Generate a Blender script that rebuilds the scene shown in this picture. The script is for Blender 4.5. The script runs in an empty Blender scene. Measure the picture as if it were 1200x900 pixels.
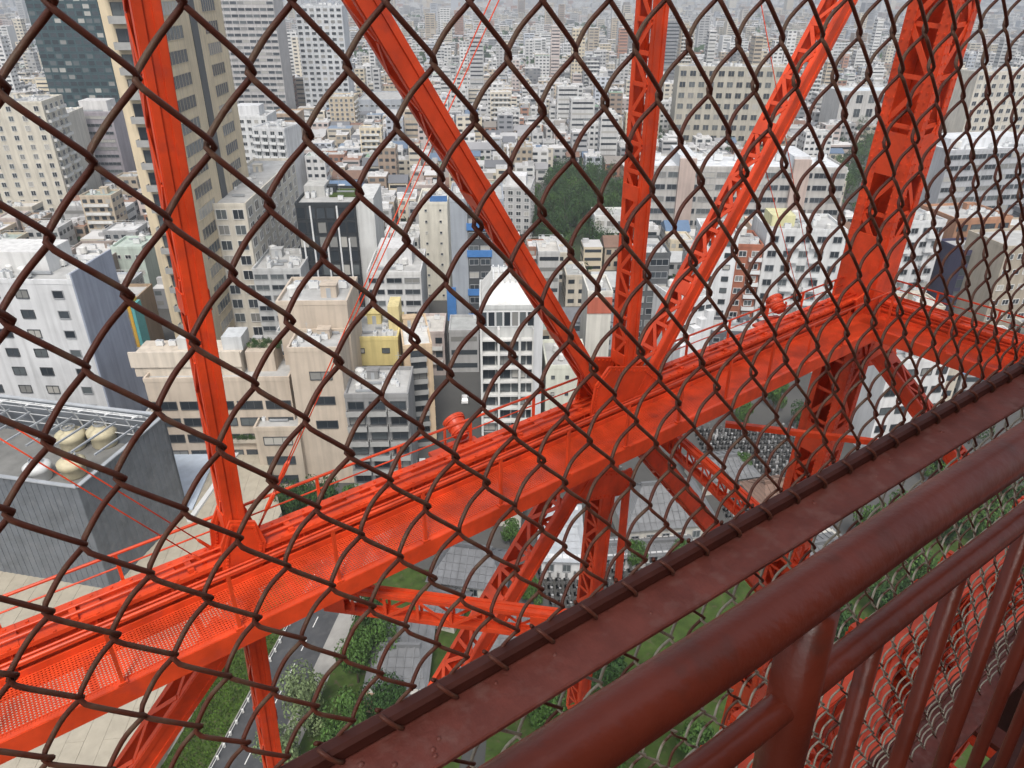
import bpy, math, random
import numpy as np
from mathutils import Vector, Matrix
random.seed(7)
R = math.radians
scn = bpy.context.scene
C = scn.collection

# ------------------------------------------------------------------ camera, sky, sun, exposure
CAMH = 95.0
F_PX = 870.0                       # focal length for a 1200 px wide frame
YAW, PITCH, ROLL = R(35.47), R(28.41), R(0.30)
cy_, sy_, cp_, sp_ = math.cos(YAW), math.sin(YAW), math.cos(PITCH), math.sin(PITCH)
FW = Vector((sy_*cp_, cy_*cp_, -sp_)); RT0 = Vector((cy_, -sy_, 0)); UP0 = RT0.cross(FW)
RT = RT0*math.cos(ROLL) + UP0*math.sin(ROLL); UP = -RT0*math.sin(ROLL) + UP0*math.cos(ROLL)
CAM = Vector((0, 0, CAMH))
cam = bpy.data.cameras.new('camera'); camo = bpy.data.objects.new('camera', cam); C.objects.link(camo)
M = Matrix((RT, UP, -FW)).transposed().to_4x4(); M.translation = CAM
camo.matrix_world = M
cam.sensor_width = 36; cam.lens = F_PX/1200*36; cam.clip_start = 0.02; cam.clip_end = 30000
scn.camera = camo

SUN_EL, SUN_AZ = 56.0, -142.0       # azimuth measured from +Y towards +X
world = bpy.data.worlds.new('World'); scn.world = world; world.use_nodes = True
nt = world.node_tree; bg = nt.nodes['Background']
sky = nt.nodes.new('ShaderNodeTexSky'); sky.sky_type = 'NISHITA'; sky.sun_disc = False
sky.sun_elevation = R(SUN_EL); sky.sun_rotation = R(SUN_AZ); sky.dust_density = 4.0; sky.air_density = 1.2
sky.ozone_density = 1.0
hs = nt.nodes.new('ShaderNodeHueSaturation'); hs.inputs['Saturation'].default_value = .45     # thin overcast: a paler sky
nt.links.new(sky.outputs[0], hs.inputs['Color']); nt.links.new(hs.outputs[0], bg.inputs[0]); bg.inputs[1].default_value = 0.12
sun = bpy.data.lights.new('sun', 'SUN'); sun.energy = 1.5; sun.angle = R(11); sun.color = (1.0, 0.95, 0.88)
suno = bpy.data.objects.new('sun', sun); C.objects.link(suno)
sd = Vector((math.sin(R(SUN_AZ))*math.cos(R(SUN_EL)), math.cos(R(SUN_AZ))*math.cos(R(SUN_EL)), math.sin(R(SUN_EL))))
suno.rotation_euler = (-sd).to_track_quat('-Z', 'Y').to_euler(); suno.location = (0, 0, 300)
vs = scn.view_settings; vs.view_transform = 'Standard'; vs.look = 'None'; vs.gamma = 1.0; vs.exposure = 0.60
scn.render.engine = 'CYCLES'
cy = scn.cycles; cy.use_denoising = True; cy.max_bounces = 6; cy.diffuse_bounces = 3; cy.glossy_bounces = 2
cy.transmission_bounces = 2; cy.volume_bounces = 0; cy.transparent_max_bounces = 8; cy.caustics_reflective = False

# ------------------------------------------------------------------ helpers
def ray(x, y): return FW + RT*((x-600)/F_PX) + UP*((450-y)/F_PX)
def atZ(x, y, z):                   # world point on the level z seen towards that direction
    v = ray(x, y); return CAM + v*((z-CAMH)/v.z)
def atY(x, y, Y):
    v = ray(x, y); return CAM + v*(Y/v.y)
def proj(P):
    q = Vector(P)-CAM; d = q.dot(FW)
    if d < .05: return (-9999, -9999, d)
    return (600+F_PX*q.dot(RT)/d, 450-F_PX*q.dot(UP)/d, d)

class MB:
    def __init__(s): s.v = []; s.f = []; s.m = []; s.c = []
    def add(s, vs_, fs, mi=0, col=None):
        o = len(s.v); s.v += [tuple(p) for p in vs_]
        for f in fs: s.f.append([o+i for i in f]); s.m.append(mi); s.c.append(col)
    def box(s, x0, x1, y0, y1, z0, z1, mi=0, col=None, bottom=True):
        fs = [(4,5,6,7),(0,1,5,4),(1,2,6,5),(2,3,7,6),(3,0,4,7)]
        if bottom: fs.append((3,2,1,0))
        s.add([(x0,y0,z0),(x1,y0,z0),(x1,y1,z0),(x0,y1,z0),(x0,y0,z1),(x1,y0,z1),(x1,y1,z1),(x0,y1,z1)], fs, mi, col)
    def obox(s, P, ax, ay, az, mi=0, col=None):   # box centred at P with half-axis vectors
        P, ax, ay, az = Vector(P), Vector(ax), Vector(ay), Vector(az)
        vs_ = [P-ax-ay-az, P+ax-ay-az, P+ax+ay-az, P-ax+ay-az, P-ax-ay+az, P+ax-ay+az, P+ax+ay+az, P-ax+ay+az]
        s.add(vs_, [(3,2,1,0),(4,5,6,7),(0,1,5,4),(1,2,6,5),(2,3,7,6),(3,0,4,7)], mi, col)
    def bar(s, A, B, w, h, up=(0,0,1), mi=0):
        A, B = Vector(A), Vector(B); d = (B-A); L = d.length; d.normalize()
        sx = d.cross(Vector(up)).normalized(); sz = sx.cross(d).normalized()
        s.obox((A+B)/2, d*(L/2), sx*(w/2), sz*(h/2), mi)
    def prism(s, poly, z0, z1, mi=0, top=None):
        n = len(poly); top = top or poly
        s.add([(p[0],p[1],z0) for p in poly]+[(p[0],p[1],z1) for p in top],
              [tuple(range(n-1,-1,-1)), tuple(range(n,2*n))]+[(i,(i+1)%n,n+(i+1)%n,n+i) for i in range(n)], mi)
    def tube(s, pts, r, n=8, mi=0, cap=True, rads=None):
        pts = [Vector(p) for p in pts]; o = len(s.v); N = len(pts)
        ref = Vector((0.31, 0.9, 0.3))
        for i, p in enumerate(pts):
            t = (pts[min(i+1,N-1)]-pts[max(i-1,0)]).normalized()
            a = t.cross(ref)
            if a.length < 1e-3: a = t.cross(Vector((1,0,0)))
            a.normalize(); b = t.cross(a).normalized()
            rr = rads[i] if rads else r
            for k in range(n):
                q = 2*math.pi*k/n; s.v.append(tuple(p+a*(rr*math.cos(q))+b*(rr*math.sin(q))))
        for i in range(N-1):
            for k in range(n):
                k2 = (k+1) % n
                s.f.append([o+i*n+k, o+(i+1)*n+k, o+(i+1)*n+k2, o+i*n+k2]); s.m.append(mi); s.c.append(None)
        if cap:
            s.f.append([o+k for k in range(n)]); s.m.append(mi); s.c.append(None)
            s.f.append([o+(N-1)*n+k for k in range(n-1,-1,-1)]); s.m.append(mi); s.c.append(None)
    def lathe(s, prof, cx=0, cy=0, n=16, mi=0):
        o = len(s.v)
        for r, z in prof:
            for k in range(n):
                q = 2*math.pi*k/n; s.v.append((cx+r*math.cos(q), cy+r*math.sin(q), z))
        for i in range(len(prof)-1):
            for k in range(n):
                k2 = (k+1) % n
                s.f.append([o+i*n+k, o+i*n+k2, o+(i+1)*n+k2, o+(i+1)*n+k]); s.m.append(mi); s.c.append(None)
    def mesh(s, name, mats, smooth=False):
        me = bpy.data.meshes.new(name); me.from_pydata(s.v, [], s.f)
        mats = mats if isinstance(mats, (list, tuple)) else [mats]
        for m in mats: me.materials.append(m)
        if len(mats) > 1: me.polygons.foreach_set('material_index', s.m)
        if any(c is not None for c in s.c):
            at = me.attributes.new('tint', 'FLOAT_COLOR', 'FACE')
            buf = []
            for c in s.c: buf += list(c if c else (.5,.5,.5))+[1.0]
            at.data.foreach_set('color', buf)
        if smooth: me.polygons.foreach_set('use_smooth', [True]*len(me.polygons))
        me.update(); return me
    def build(s, name, mats, parent=None, smooth=False, color=None, kind=None):
        return link(name, s.mesh(name, mats, smooth), parent, color=color, kind=kind)

def link(name, data, parent=None, loc=None, rz=0, color=None, kind=None):
    o = bpy.data.objects.new(name, data); C.objects.link(o)
    if parent is not None: o.parent = parent
    if loc is not None: o.location = loc
    if rz: o.rotation_euler = (0, 0, rz)
    if color is not None: o.color = (*color, 1)
    if kind: o['kind'] = kind
    return o
def tag(o, label, cat, group=None):
    o['label'] = label; o['category'] = cat
    if group: o['group'] = group
    return o
def thing(name, label, cat, loc=(0,0,0), rz=0, group=None):
    o = link(name, None, None, loc, rz); o.empty_display_size = .2
    return tag(o, label, cat, group)
def struct(name, mb, m): return mb.build(name, m, kind='structure')

# ------------------------------------------------------------------ materials
def mat(name, col, rough=.6, var=.25, scale=3.0, bump=0.0, bscale=None, spec=.4, metal=0.0, use_obj=False, attr=None,
        coords='Object', col2=None, c2lo=.5, c2hi=.7, island=False, detail=4):
    m = bpy.data.materials.new(name); m.use_nodes = True; n = m.node_tree.nodes; l = m.node_tree.links
    b = n['Principled BSDF']; b.inputs['Roughness'].default_value = rough; b.inputs['Metallic'].default_value = metal
    b.inputs['Specular IOR Level'].default_value = spec
    tc = n.new('ShaderNodeTexCoord'); no = n.new('ShaderNodeTexNoise'); no.inputs['Scale'].default_value = scale
    no.inputs['Detail'].default_value = detail; no.inputs['Roughness'].default_value = .6
    l.new(tc.outputs[coords], no.inputs['Vector'])
    if use_obj:
        src = n.new('ShaderNodeObjectInfo').outputs['Color']
    elif attr:
        a = n.new('ShaderNodeAttribute'); a.attribute_name = attr; src = a.outputs['Color']
    else:
        rgb = n.new('ShaderNodeRGB'); rgb.outputs[0].default_value = (*col, 1); src = rgb.outputs[0]
    mr = n.new('ShaderNodeMapRange'); mr.inputs['From Min'].default_value = .25; mr.inputs['From Max'].default_value = .75
    mr.inputs['To Min'].default_value = 1-var; mr.inputs['To Max'].default_value = 1+var*.6
    l.new(no.outputs['Fac'], mr.inputs['Value'])
    mx = n.new('ShaderNodeMix'); mx.data_type = 'RGBA'; mx.blend_type = 'MULTIPLY'; mx.inputs['Factor'].default_value = 1
    l.new(src, mx.inputs[6]); l.new(mr.outputs[0], mx.inputs[7]); out = mx.outputs[2]
    if island:
        g = n.new('ShaderNodeNewGeometry'); m2 = n.new('ShaderNodeMapRange')
        m2.inputs['To Min'].default_value = 1-island; m2.inputs['To Max'].default_value = 1+island
        l.new(g.outputs['Random Per Island'], m2.inputs['Value'])
        mi = n.new('ShaderNodeMix'); mi.data_type = 'RGBA'; mi.blend_type = 'MULTIPLY'; mi.inputs['Factor'].default_value = 1
        l.new(out, mi.inputs[6]); l.new(m2.outputs[0], mi.inputs[7]); out = mi.outputs[2]
    if col2:
        n2 = n.new('ShaderNodeTexNoise'); n2.inputs['Scale'].default_value = scale*2.3; n2.inputs['Detail'].default_value = 6
        l.new(tc.outputs[coords], n2.inputs['Vector'])
        r2 = n.new('ShaderNodeMapRange'); r2.inputs['From Min'].default_value = c2lo; r2.inputs['From Max'].default_value = c2hi
        l.new(n2.outputs['Fac'], r2.inputs['Value'])
        m3 = n.new('ShaderNodeMix'); m3.data_type = 'RGBA'; l.new(r2.outputs[0], m3.inputs['Factor'])
        l.new(out, m3.inputs[6]); m3.inputs[7].default_value = (*col2, 1); out = m3.outputs[2]
    l.new(out, b.inputs['Base Color'])
    if bump:
        bp = n.new('ShaderNodeBump'); bp.inputs['Strength'].default_value = bump; bp.inputs['Distance'].default_value = .002 if bscale and bscale > 40 else .02
        nb = n.new('ShaderNodeTexNoise'); nb.inputs['Scale'].default_value = bscale or scale*4; nb.inputs['Detail'].default_value = 5
        l.new(tc.outputs[coords], nb.inputs['Vector']); l.new(nb.outputs['Fac'], bp.inputs['Height']); l.new(bp.outputs[0], b.inputs['Normal'])
    return m

def glass_mat(name, island):
    """window glass: dark panes, here and there a drawn pale curtain"""
    m = bpy.data.materials.new(name); m.use_nodes = True; n = m.node_tree.nodes; l = m.node_tree.links
    b = n['Principled BSDF']; b.inputs['Roughness'].default_value = .12; b.inputs['Specular IOR Level'].default_value = .5
    if island: rnd = n.new('ShaderNodeNewGeometry').outputs['Random Per Island']
    else: rnd = n.new('ShaderNodeObjectInfo').outputs['Random']
    cr = n.new('ShaderNodeValToRGB'); cr.color_ramp.interpolation = 'CONSTANT'
    e = cr.color_ramp.elements; e[0].color = (.02,.026,.033,1); e[1].position = .4; e[1].color = (.045,.055,.065,1)
    for p, c in ((.65,(.10,.115,.12,1)), (.82,(.22,.22,.21,1)), (.93,(.40,.39,.36,1))):
        k = e.new(p); k.color = c
    l.new(rnd, cr.inputs[0]); l.new(cr.outputs[0], b.inputs['Base Color']); return m

RED = mat('tower_paint', (.74,.075,.019), .42, .34, 1.3, .12, 30, spec=.5, col2=(.50,.06,.03), c2lo=.56, c2hi=.8)
MAROON = mat('maroon_paint', (.125,.024,.013), .30, .28, 9, .5, 70, spec=.42, col2=(.085,.022,.014), c2lo=.60, c2hi=.70)
MAROONP = mat('maroon_weathered', (.165,.046,.034), .5, .35, 22, .8, 90, spec=.35, col2=(.19,.085,.07), c2lo=.5, c2hi=.75)
DARKM = mat('maroon_frame', (.07,.019,.013), .55, .3, 25, .3, 90, spec=.35)
WIRE = mat('wire_paint', (.115,.035,.021), .5, .4, 18, .35, 160, spec=.35, col2=(.14,.09,.058), c2lo=.5, c2hi=.72)
WIRE_LIT = mat('wire_sunlit', (.42,.38,.30), .6, .35, 18, .2, 160, spec=.3, col2=(.12,.05,.035), c2lo=.52, c2hi=.7)  # worn lower strands, with the sunlight on them put into a paler colour
def streaks(m, amt=.3, sx=.9, sz=.06):
    n = m.node_tree.nodes; l = m.node_tree.links; b = n['Principled BSDF']; src = b.inputs['Base Color'].links[0].from_socket
    tc = n.new('ShaderNodeTexCoord'); mp = n.new('ShaderNodeMapping'); mp.inputs['Scale'].default_value = (sx, sx, sz)
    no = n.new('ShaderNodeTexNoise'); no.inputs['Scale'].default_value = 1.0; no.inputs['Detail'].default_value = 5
    mr = n.new('ShaderNodeMapRange'); mr.inputs['From Min'].default_value = .42; mr.inputs['From Max'].default_value = .72; mr.inputs['To Min'].default_value = 1.0; mr.inputs['To Max'].default_value = 1-amt
    mx = n.new('ShaderNodeMix'); mx.data_type = 'RGBA'; mx.blend_type = 'MULTIPLY'; mx.inputs['Factor'].default_value = 1
    l.new(tc.outputs['Object'], mp.inputs['Vector']); l.new(mp.outputs[0], no.inputs['Vector']); l.new(no.outputs['Fac'], mr.inputs['Value'])
    l.new(src, mx.inputs[6]); l.new(mr.outputs[0], mx.inputs[7]); l.new(mx.outputs[2], b.inputs['Base Color']); return m
streaks(RED, .22, 2.2, .5)
WALL = mat('painted_wall', (.6,.6,.6), .8, .18, .12, use_obj=True, spec=.2, detail=6)
streaks(WALL, .24)
ROOF = mat('flat_roof', (.5,.5,.5), .85, .35, .25, use_obj=True, spec=.2, detail=6)
TRIM = streaks(mat('pale_trim', (.66,.66,.64), .7, .15, .3, spec=.25), .16)
GREYM = mat('grey_metal', (.34,.36,.38), .5, .2, .5, spec=.4, island=.25)
WHITEM = mat('white_metal', (.66,.67,.67), .5, .12, .5, spec=.4)
GLASS = glass_mat('window_glass', False); GLASSI = glass_mat('window_glass_many', True)
CITY = mat('city_wall', (.6,.6,.6), .85, .12, .08, attr='tint', spec=.15)
LEAF = mat('leaf', (.062,.125,.026), .6, .3, .9, island=.45, spec=.25)
LEAFD = mat('leaf_dark', (.034,.075,.020), .65, .3, .9, island=.45, spec=.2)
BARK = mat('bark', (.09,.065,.045), .9, .3, 3, spec=.1)
ASPH = mat('asphalt', (.075,.077,.082), .9, .25, .35, col2=(.105,.105,.105), c2lo=.5, c2hi=.8, spec=.15)
GROUND = mat('city_ground', (.095,.094,.090), .9, .4, .03, spec=.15, detail=8)
CONC = mat('pavement_concrete', (.33,.32,.30), .9, .2, .4, spec=.15)
LINE = mat('road_paint', (.75,.75,.72), .7, .2, 3)
GRASS = mat('grass_blades', (.07,.13,.02), .7, .4, .6, island=.35, spec=.1)
SOIL = mat('lawn_soil', (.055,.09,.02), .9, .5, .5, spec=.1, col2=(.10,.085,.05), c2lo=.55, c2hi=.75)
TILER = mat('roof_tile_grey', (.13,.135,.145), .6, .25, .6, island=.2, spec=.35)
BEIGE = mat('plaza_slab', (.40,.36,.285), .8, .16, .5, spec=.2, island=.10)
STONE = mat('grave_stone', (.27,.27,.27), .7, .3, 1, island=.6, spec=.3)
CORR = mat('corrugated_steel', (.135,.15,.17), .45, .3, .35, spec=.45, col2=(.17,.18,.195), c2lo=.5, c2hi=.8)

# ------------------------------------------------------------------ ground, streets
GA = YAW - R(2.0)                                   # the street grid runs almost straight away from the tower
GX = Vector((math.cos(GA), -math.sin(GA), 0)); GY = Vector((math.sin(GA), math.cos(GA), 0))
def grid(a, b, z=0): return GX*a + GY*b + Vector((0,0,z))
def togrid(P): return P.x*GX.x+P.y*GX.y, P.x*GY.x+P.y*GY.y
mb = MB(); S = 9000
mb.add([(-S,-S,0),(S,-S,0),(S,S,0),(-S,S,0)], [(0,1,2,3)]); struct('ground', mb, GROUND)

# ------------------------------------------------------------------ buildings
win_cache = {}
def window_mesh(w, h, style, frame_mat):
    key = (round(w,2), round(h,2), style, frame_mat.name)
    if key in win_cache: return win_cache[key]
    b = MB(); t = min(.14, w*.1); d = .14
    # local: x across, z up, -y outwards, origin at the window's centre on the wall
    b.box(-w/2, w/2, -.04, 0.0, -h/2, h/2, 1, bottom=False)
    b.box(-w/2-t, -w/2, -d, 0.0, -h/2-t, h/2+t, 0); b.box(w/2, w/2+t, -d, 0.0, -h/2-t, h/2+t, 0)
    b.box(-w/2, w/2, -d, 0.0, h/2, h/2+t, 0); b.box(-w/2, w/2, -d-.06, 0.0, -h/2-t, -h/2, 0)
    if style == 'double' or style == 'wide':
        n = 1 if style == 'double' else max(1, int(w/2.2))
        for k in range(n):
            x = -w/2+w*(k+1)/(n+1); b.box(x-.05, x+.05, -.09, -.041, -h/2, h/2, 0)
    me = b.mesh('window', [frame_mat, GLASS]); win_cache[key] = me; return me
bal_cache = {}
def balcony_mesh(w, dpt, h, m):
    key = (round(w,2), round(dpt,2), m.name)
    if key in bal_cache: return bal_cache[key]
    b = MB()
    b.box(-w/2, w/2, -dpt, -.01, -.12, .08, 0); b.box(-w/2, w/2, -dpt-.1, -dpt, -.12, h, 0)
    b.box(-w/2, -w/2+.1, -dpt, -.01, .08, h, 0); b.box(w/2-.1, w/2, -dpt, -.01, .08, h, 0)
    me = b.mesh('balcony', [m]); bal_cache[key] = me; return me
unit_cache = {}
def unit_mesh(kind):
    if kind in unit_cache: return unit_cache[kind]
    b = MB()
    if kind == 'roof_unit':
        b.box(-.9,.9,-.5,.5,.15,1.5); b.box(-.8,-.6,-.4,.4,0,.15); b.box(.6,.8,-.4,.4,0,.15)
        b.lathe([(.38,1.5),(.38,1.62),(.3,1.62),(.0,1.55)], -.42, 0, 10, 1); b.lathe([(.38,1.5),(.38,1.62),(.3,1.62),(.0,1.55)], .42, 0, 10, 1)
        me = b.mesh(kind, [WHITEM, GREYM])
    elif kind == 'water_tank':
        b.lathe([(0,.5),(1.1,.5),(1.1,2.3),(.7,2.6),(0,2.7)], n=12)
        for x in (-.7,.7):
            for y in (-.7,.7): b.box(x-.08,x+.08,y-.08,y+.08,0,.5)
        me = b.mesh(kind, [TRIM])
    elif kind == 'antenna':
        b.tube([(0,0,0),(0,0,5)], .06, 5); b.box(-.6,.6,-.03,.03,4.2,4.26); b.box(-.45,.45,-.03,.03,3.6,3.66)
        me = b.mesh(kind, [GREYM])
    else:
        b.box(-1.6,1.6,-1.4,1.4,0,2.6); b.box(-1.75,1.75,-1.55,1.55,2.6,2.75); b.box(-.45,.45,-1.46,-1.4,0,2.1,1)
        me = b.mesh('stair_house', [WALL, GREYM])
    unit_cache[kind] = me; return me

footprints = []
class Bld:
    """one building: local x across its front, -y towards the front, origin at the ground in the middle of the footprint"""
    def __init__(s, name, label, cat, P, ang, W, D, H, col, roofcol=(.45,.45,.44), group=None, parapet=.9, plain=False):
        s.rz = -(GA) - ang
        s.W, s.D, s.H, s.col = W, D, H, col
        s.root = thing(name, label, cat, (P.x, P.y, 0), s.rz, group)
        b = MB(); b.box(-W/2, W/2, -D/2, D/2, -.5, H, bottom=False); s.wall = b.build('wall', WALL, s.root, color=col)
        if not plain:
            b = MB(); t = .3
            b.box(-W/2+t, W/2-t, -D/2+t, D/2-t, H+.004, H+.12)
            s.roof = b.build('roof', ROOF, s.root, color=roofcol)
            if parapet:
                b = MB(); p = parapet; o = .08
                b.box(-W/2-o, W/2+o, -D/2-o, -D/2+t, H, H+p); b.box(-W/2-o, W/2+o, D/2-t, D/2+o, H, H+p)
                b.box(-W/2-o, -W/2+t, -D/2+t, D/2-t, H, H+p); b.box(W/2-t, W/2+o, -D/2+t, D/2-t, H, H+p)
                b.build('parapet', WALL, s.roof, color=tuple(min(1, c*1.08) for c in col))
        footprints.append((Vector((P.x,P.y,0)), ang, W, D))
    def faces(s, f):
        W, D = s.W, s.D
        return {'front': (0, -D/2, 0, W), 'right': (W/2, 0, R(90), D), 'left': (-W/2, 0, R(-90), D), 'back': (0, D/2, R(180), W)}[f]
    def fpos(s, f, u, out=0.0):
        x, y, a, L = s.faces(f); ca, sa = math.cos(a), math.sin(a)
        return x + u*ca + out*sa, y + u*sa - out*ca, a, L
    def windows(s, f, cols, rows, w, h, z0=None, z1=None, u0=None, u1=None, style='double', frame=None, skip=None):
        frame = frame or TRIM
        L = s.faces(f)[3]; u0 = -L/2 if u0 is None else u0; u1 = L/2 if u1 is None else u1
        z0 = 0.0 if z0 is None else z0; z1 = s.H if z1 is None else z1
        me = window_mesh(w, h, style, frame)
        for r in range(rows):
            for c in range(cols):
                if skip and skip(c, r): continue
                u = u0+(u1-u0)*(c+.5)/cols; z = z0+(z1-z0)*(r+.5)/rows
                x, y, a, _ = s.fpos(f, u); link('window', me, s.root, (x,y,z), a)
    def balconies(s, f, cols, rows, w, dpt=1.3, h=1.05, z0=None, z1=None, u0=None, u1=None, m=None, color=None):
        L = s.faces(f)[3]; u0 = -L/2 if u0 is None else u0; u1 = L/2 if u1 is None else u1
        z0 = 0.0 if z0 is None else z0; z1 = s.H if z1 is None else z1
        me = balcony_mesh(w, dpt, h, m or WALL)
        for r in range(rows):
            for c in range(cols):
                u = u0+(u1-u0)*(c+.5)/cols; z = z0+(z1-z0)*r/rows
                x, y, a, _ = s.fpos(f, u); link('balcony', me, s.root, (x,y,z), a, color=color or s.col)
    def band(s, f, z0, z1, u0=None, u1=None, out=.1, name='band', m=None, color=None):
        L = s.faces(f)[3]; u0 = -L/2 if u0 is None else u0; u1 = L/2 if u1 is None else u1
        b = MB(); x, y, a, _ = s.fpos(f, 0); b.box(u0, u1, -out, -.002, z0, z1)
        o = b.build(name, m or WALL, s.root, color=color or s.col); o.location = (x,y,0); o.rotation_euler = (0,0,a); return o
    def block(s, name, x0, x1, y0, y1, z0, z1, m=None, color=None):
        b = MB(); b.box(x0,x1,y0,y1,z0,z1); return b.build(name, m or WALL, s.root, color=color or s.col)
    def unit(s, kind, x, y, z=None, rz=0, color=None, sc=1.0):
        o = link(kind, unit_mesh(kind), s.root, (x,y,(s.H+.12) if z is None else z), rz, color=color or s.col); o.scale = (sc,sc,sc); return o
    def clutter(s, n, sc=1.0, rnd=random):
        for k in range(int(n*1.8)):
            s.unit(rnd.choice(['roof_unit','roof_unit','roof_unit','roof_unit','water_tank']), rnd.uniform(-s.W*.38, s.W*.38), rnd.uniform(-s.D*.38, s.D*.38), rz=rnd.choice([0, R(90)]), sc=sc*rnd.uniform(.55,1.15))
        for k in range(max(1, n//3)):
            l = rnd.uniform(.2,.5)*s.W; x = rnd.uniform(-s.W*.4, s.W*.4-l); y = rnd.uniform(-s.D*.4, s.D*.4); z = s.H+.12
            s.block('duct', x, x+l, y, y+.5*sc, z+.2, z+.75*sc, GREYM)
        if n > 3: s.unit('antenna', rnd.uniform(-s.W*.3,s.W*.3), s.D*.3, sc=rnd.uniform(.6,1.1)); s.unit('stair_house', rnd.uniform(-s.W*.2,s.W*.2), s.D*.22, sc=rnd.uniform(.7,1.0))

NX, NY = 592.0, 2059.0
def place(xl, xr, yt, yb, depth, ang=0.0):
    """footprint centre, width and height of a box whose front top edge and front base are seen at these directions"""
    xm = (xl+xr)/2; xb = xm+(NX-xm)*(yb-yt)/(NY-yt)
    G = atZ(xb, yb, 0); v = ray(xm, yt); gh = math.hypot(G.x, G.y); vh = math.hypot(v.x, v.y)
    h = CAMH + v.z*gh/vh; T = Vector((G.x, G.y, h)); d = (T-CAM).dot(FW)
    W = (xr-xl)/F_PX*d/max(.5, math.cos(ang))
    fwd = Vector((math.sin(GA+ang), math.cos(GA+ang), 0))
    return G + fwd*(depth/2), W, h
def hero(name, label, cat, xl, xr, yt, yb, depth, col, ang=0.0, **k):
    P, W, H = place(xl, xr, yt, yb, depth, R(ang))
    return Bld(name, label, cat, P, R(ang), W, depth, H, col, **k)

exec_order = []
# --- dark teal glass tower
b = hero('glass_tower', 'tall dark teal glass office tower behind the tan apartment tower', 'tower', 13, 98, -60, 185, 34, (.035,.075,.085))
nr = 30
b.windows('front', 9, nr, b.W/9*.80, b.H/nr*.62, style='single', frame=mat('teal_frame', (.025,.085,.095), .35, .3, .5))
# --- tan apartment tower
P, W, H = place(98, 158, -70, 424, 52); TAN = (.68,.57,.40)
b = Bld('apartment_tower', 'very tall tan apartment tower with stacked balconies and a dark glazed stripe', 'tower', P, 0, W, 52, H, TAN)
nr = int(H/5.2)
TANF = mat('tan_frame', (.50,.42,.30), .7, .15, .4); DARKF = mat('dark_frame', (.06,.065,.07), .5, .2, .4); GREYF = mat('grey_frame', (.30,.31,.32), .6, .2, .4)
GREYB = mat('grey_balcony', (.34,.34,.33), .7, .2, .4)
b.windows('front', 1, nr, W*.52, 2.8, u0=-W*.3, u1=W*.32, style='wide', frame=DARKF)
b.balconies('front', 1, nr, W*.62, 1.8, 1.5, u0=-W*.3, u1=W*.32, m=GREYB)
b.windows('right', 1, nr, 13, 2.9, u0=-25, u1=-4, style='wide', frame=TANF)
b.windows('right', 1, nr, 11, 2.9, u0=4.5, u1=24, style='wide', frame=TANF)
b.band('right', 0, H, -1.6, 3.0, .25, 'glazed_stripe', DARKF)
for r in range(0, nr, 1): pass
# podium wing of the tower
P2 = P + GX*(W/2+2) + GY*20
b = Bld('apartment_block', 'pale gridded mid rise wing standing behind the tan tower base', 'building', P2, 0, 14, 60, 40, (.62,.58,.50))
nr = 9
b.windows('right', 9, nr, 3.6, 2.6, style='double'); b.windows('front', 3, nr, 2.8, 2.6, style='double'); b.clutter(5)
# --- cream block far left
b = hero('apartment_block', 'cream apartment block with a dark column of small windows in front of the glass tower', 'building', -30, 46, 122, 262, 22, (.62,.58,.49), ang=-6)
b.windows('front', 5, 13, 1.7, 1.9, frame=TRIM); b.windows('right', 4, 13, 2.4, 1.8, frame=TRIM); b.balconies('right', 2, 13, 8, 1.2, m=TRIM); b.clutter(6)
b = hero('apartment_block', 'cream apartment slab with stepped white balconies beside the mauve office', 'building', 48, 72, 138, 240, 26, (.60,.57,.50), ang=-6)
b.balconies('front', 2, 11, b.W*.42, 1.2, m=TRIM); b.windows('front', 4, 11, 1.4, 1.7); b.clutter(3)
# --- mauve striped office
b = hero('office_block', 'mauve grey striped office block below the glass tower', 'building', 76, 130, 133, 222, 22, (.36,.33,.36))
n = 10
for k in range(n): b.windows('front', 1, 1, b.W*.9, b.H/n*.36, z0=b.H/n*k, z1=b.H/n*(k+1), style='wide', frame=GREYF)
b.block('penthouse', -b.W*.3, b.W*.3, -4, 6, b.H+.1, b.H+5, color=(.62,.61,.6)); b.clutter(6)
# --- grey striped slab tower and white gridded tower
b = hero('office_tower', 'tall grey white office slab with tight horizontal bands behind the tan tower', 'tower', 236, 314, -40, 150, 28, (.50,.48,.47))
n = 26
for k in range(n): b.windows('front', 9, 1, b.W/9*.86, b.H/n*.42, z0=b.H/n*k, z1=b.H/n*(k+1), style='single', frame=GREYF)
b = hero('office_tower', 'pale gridded high rise beyond the red diagonal brace', 'tower', 345, 400, 8, 140, 24, (.58,.60,.62))
b.windows('front', 7, 20, b.W/7*.62, b.H/20*.5, style='single', frame=TRIM); b.clutter(4, 1.5)
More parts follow.
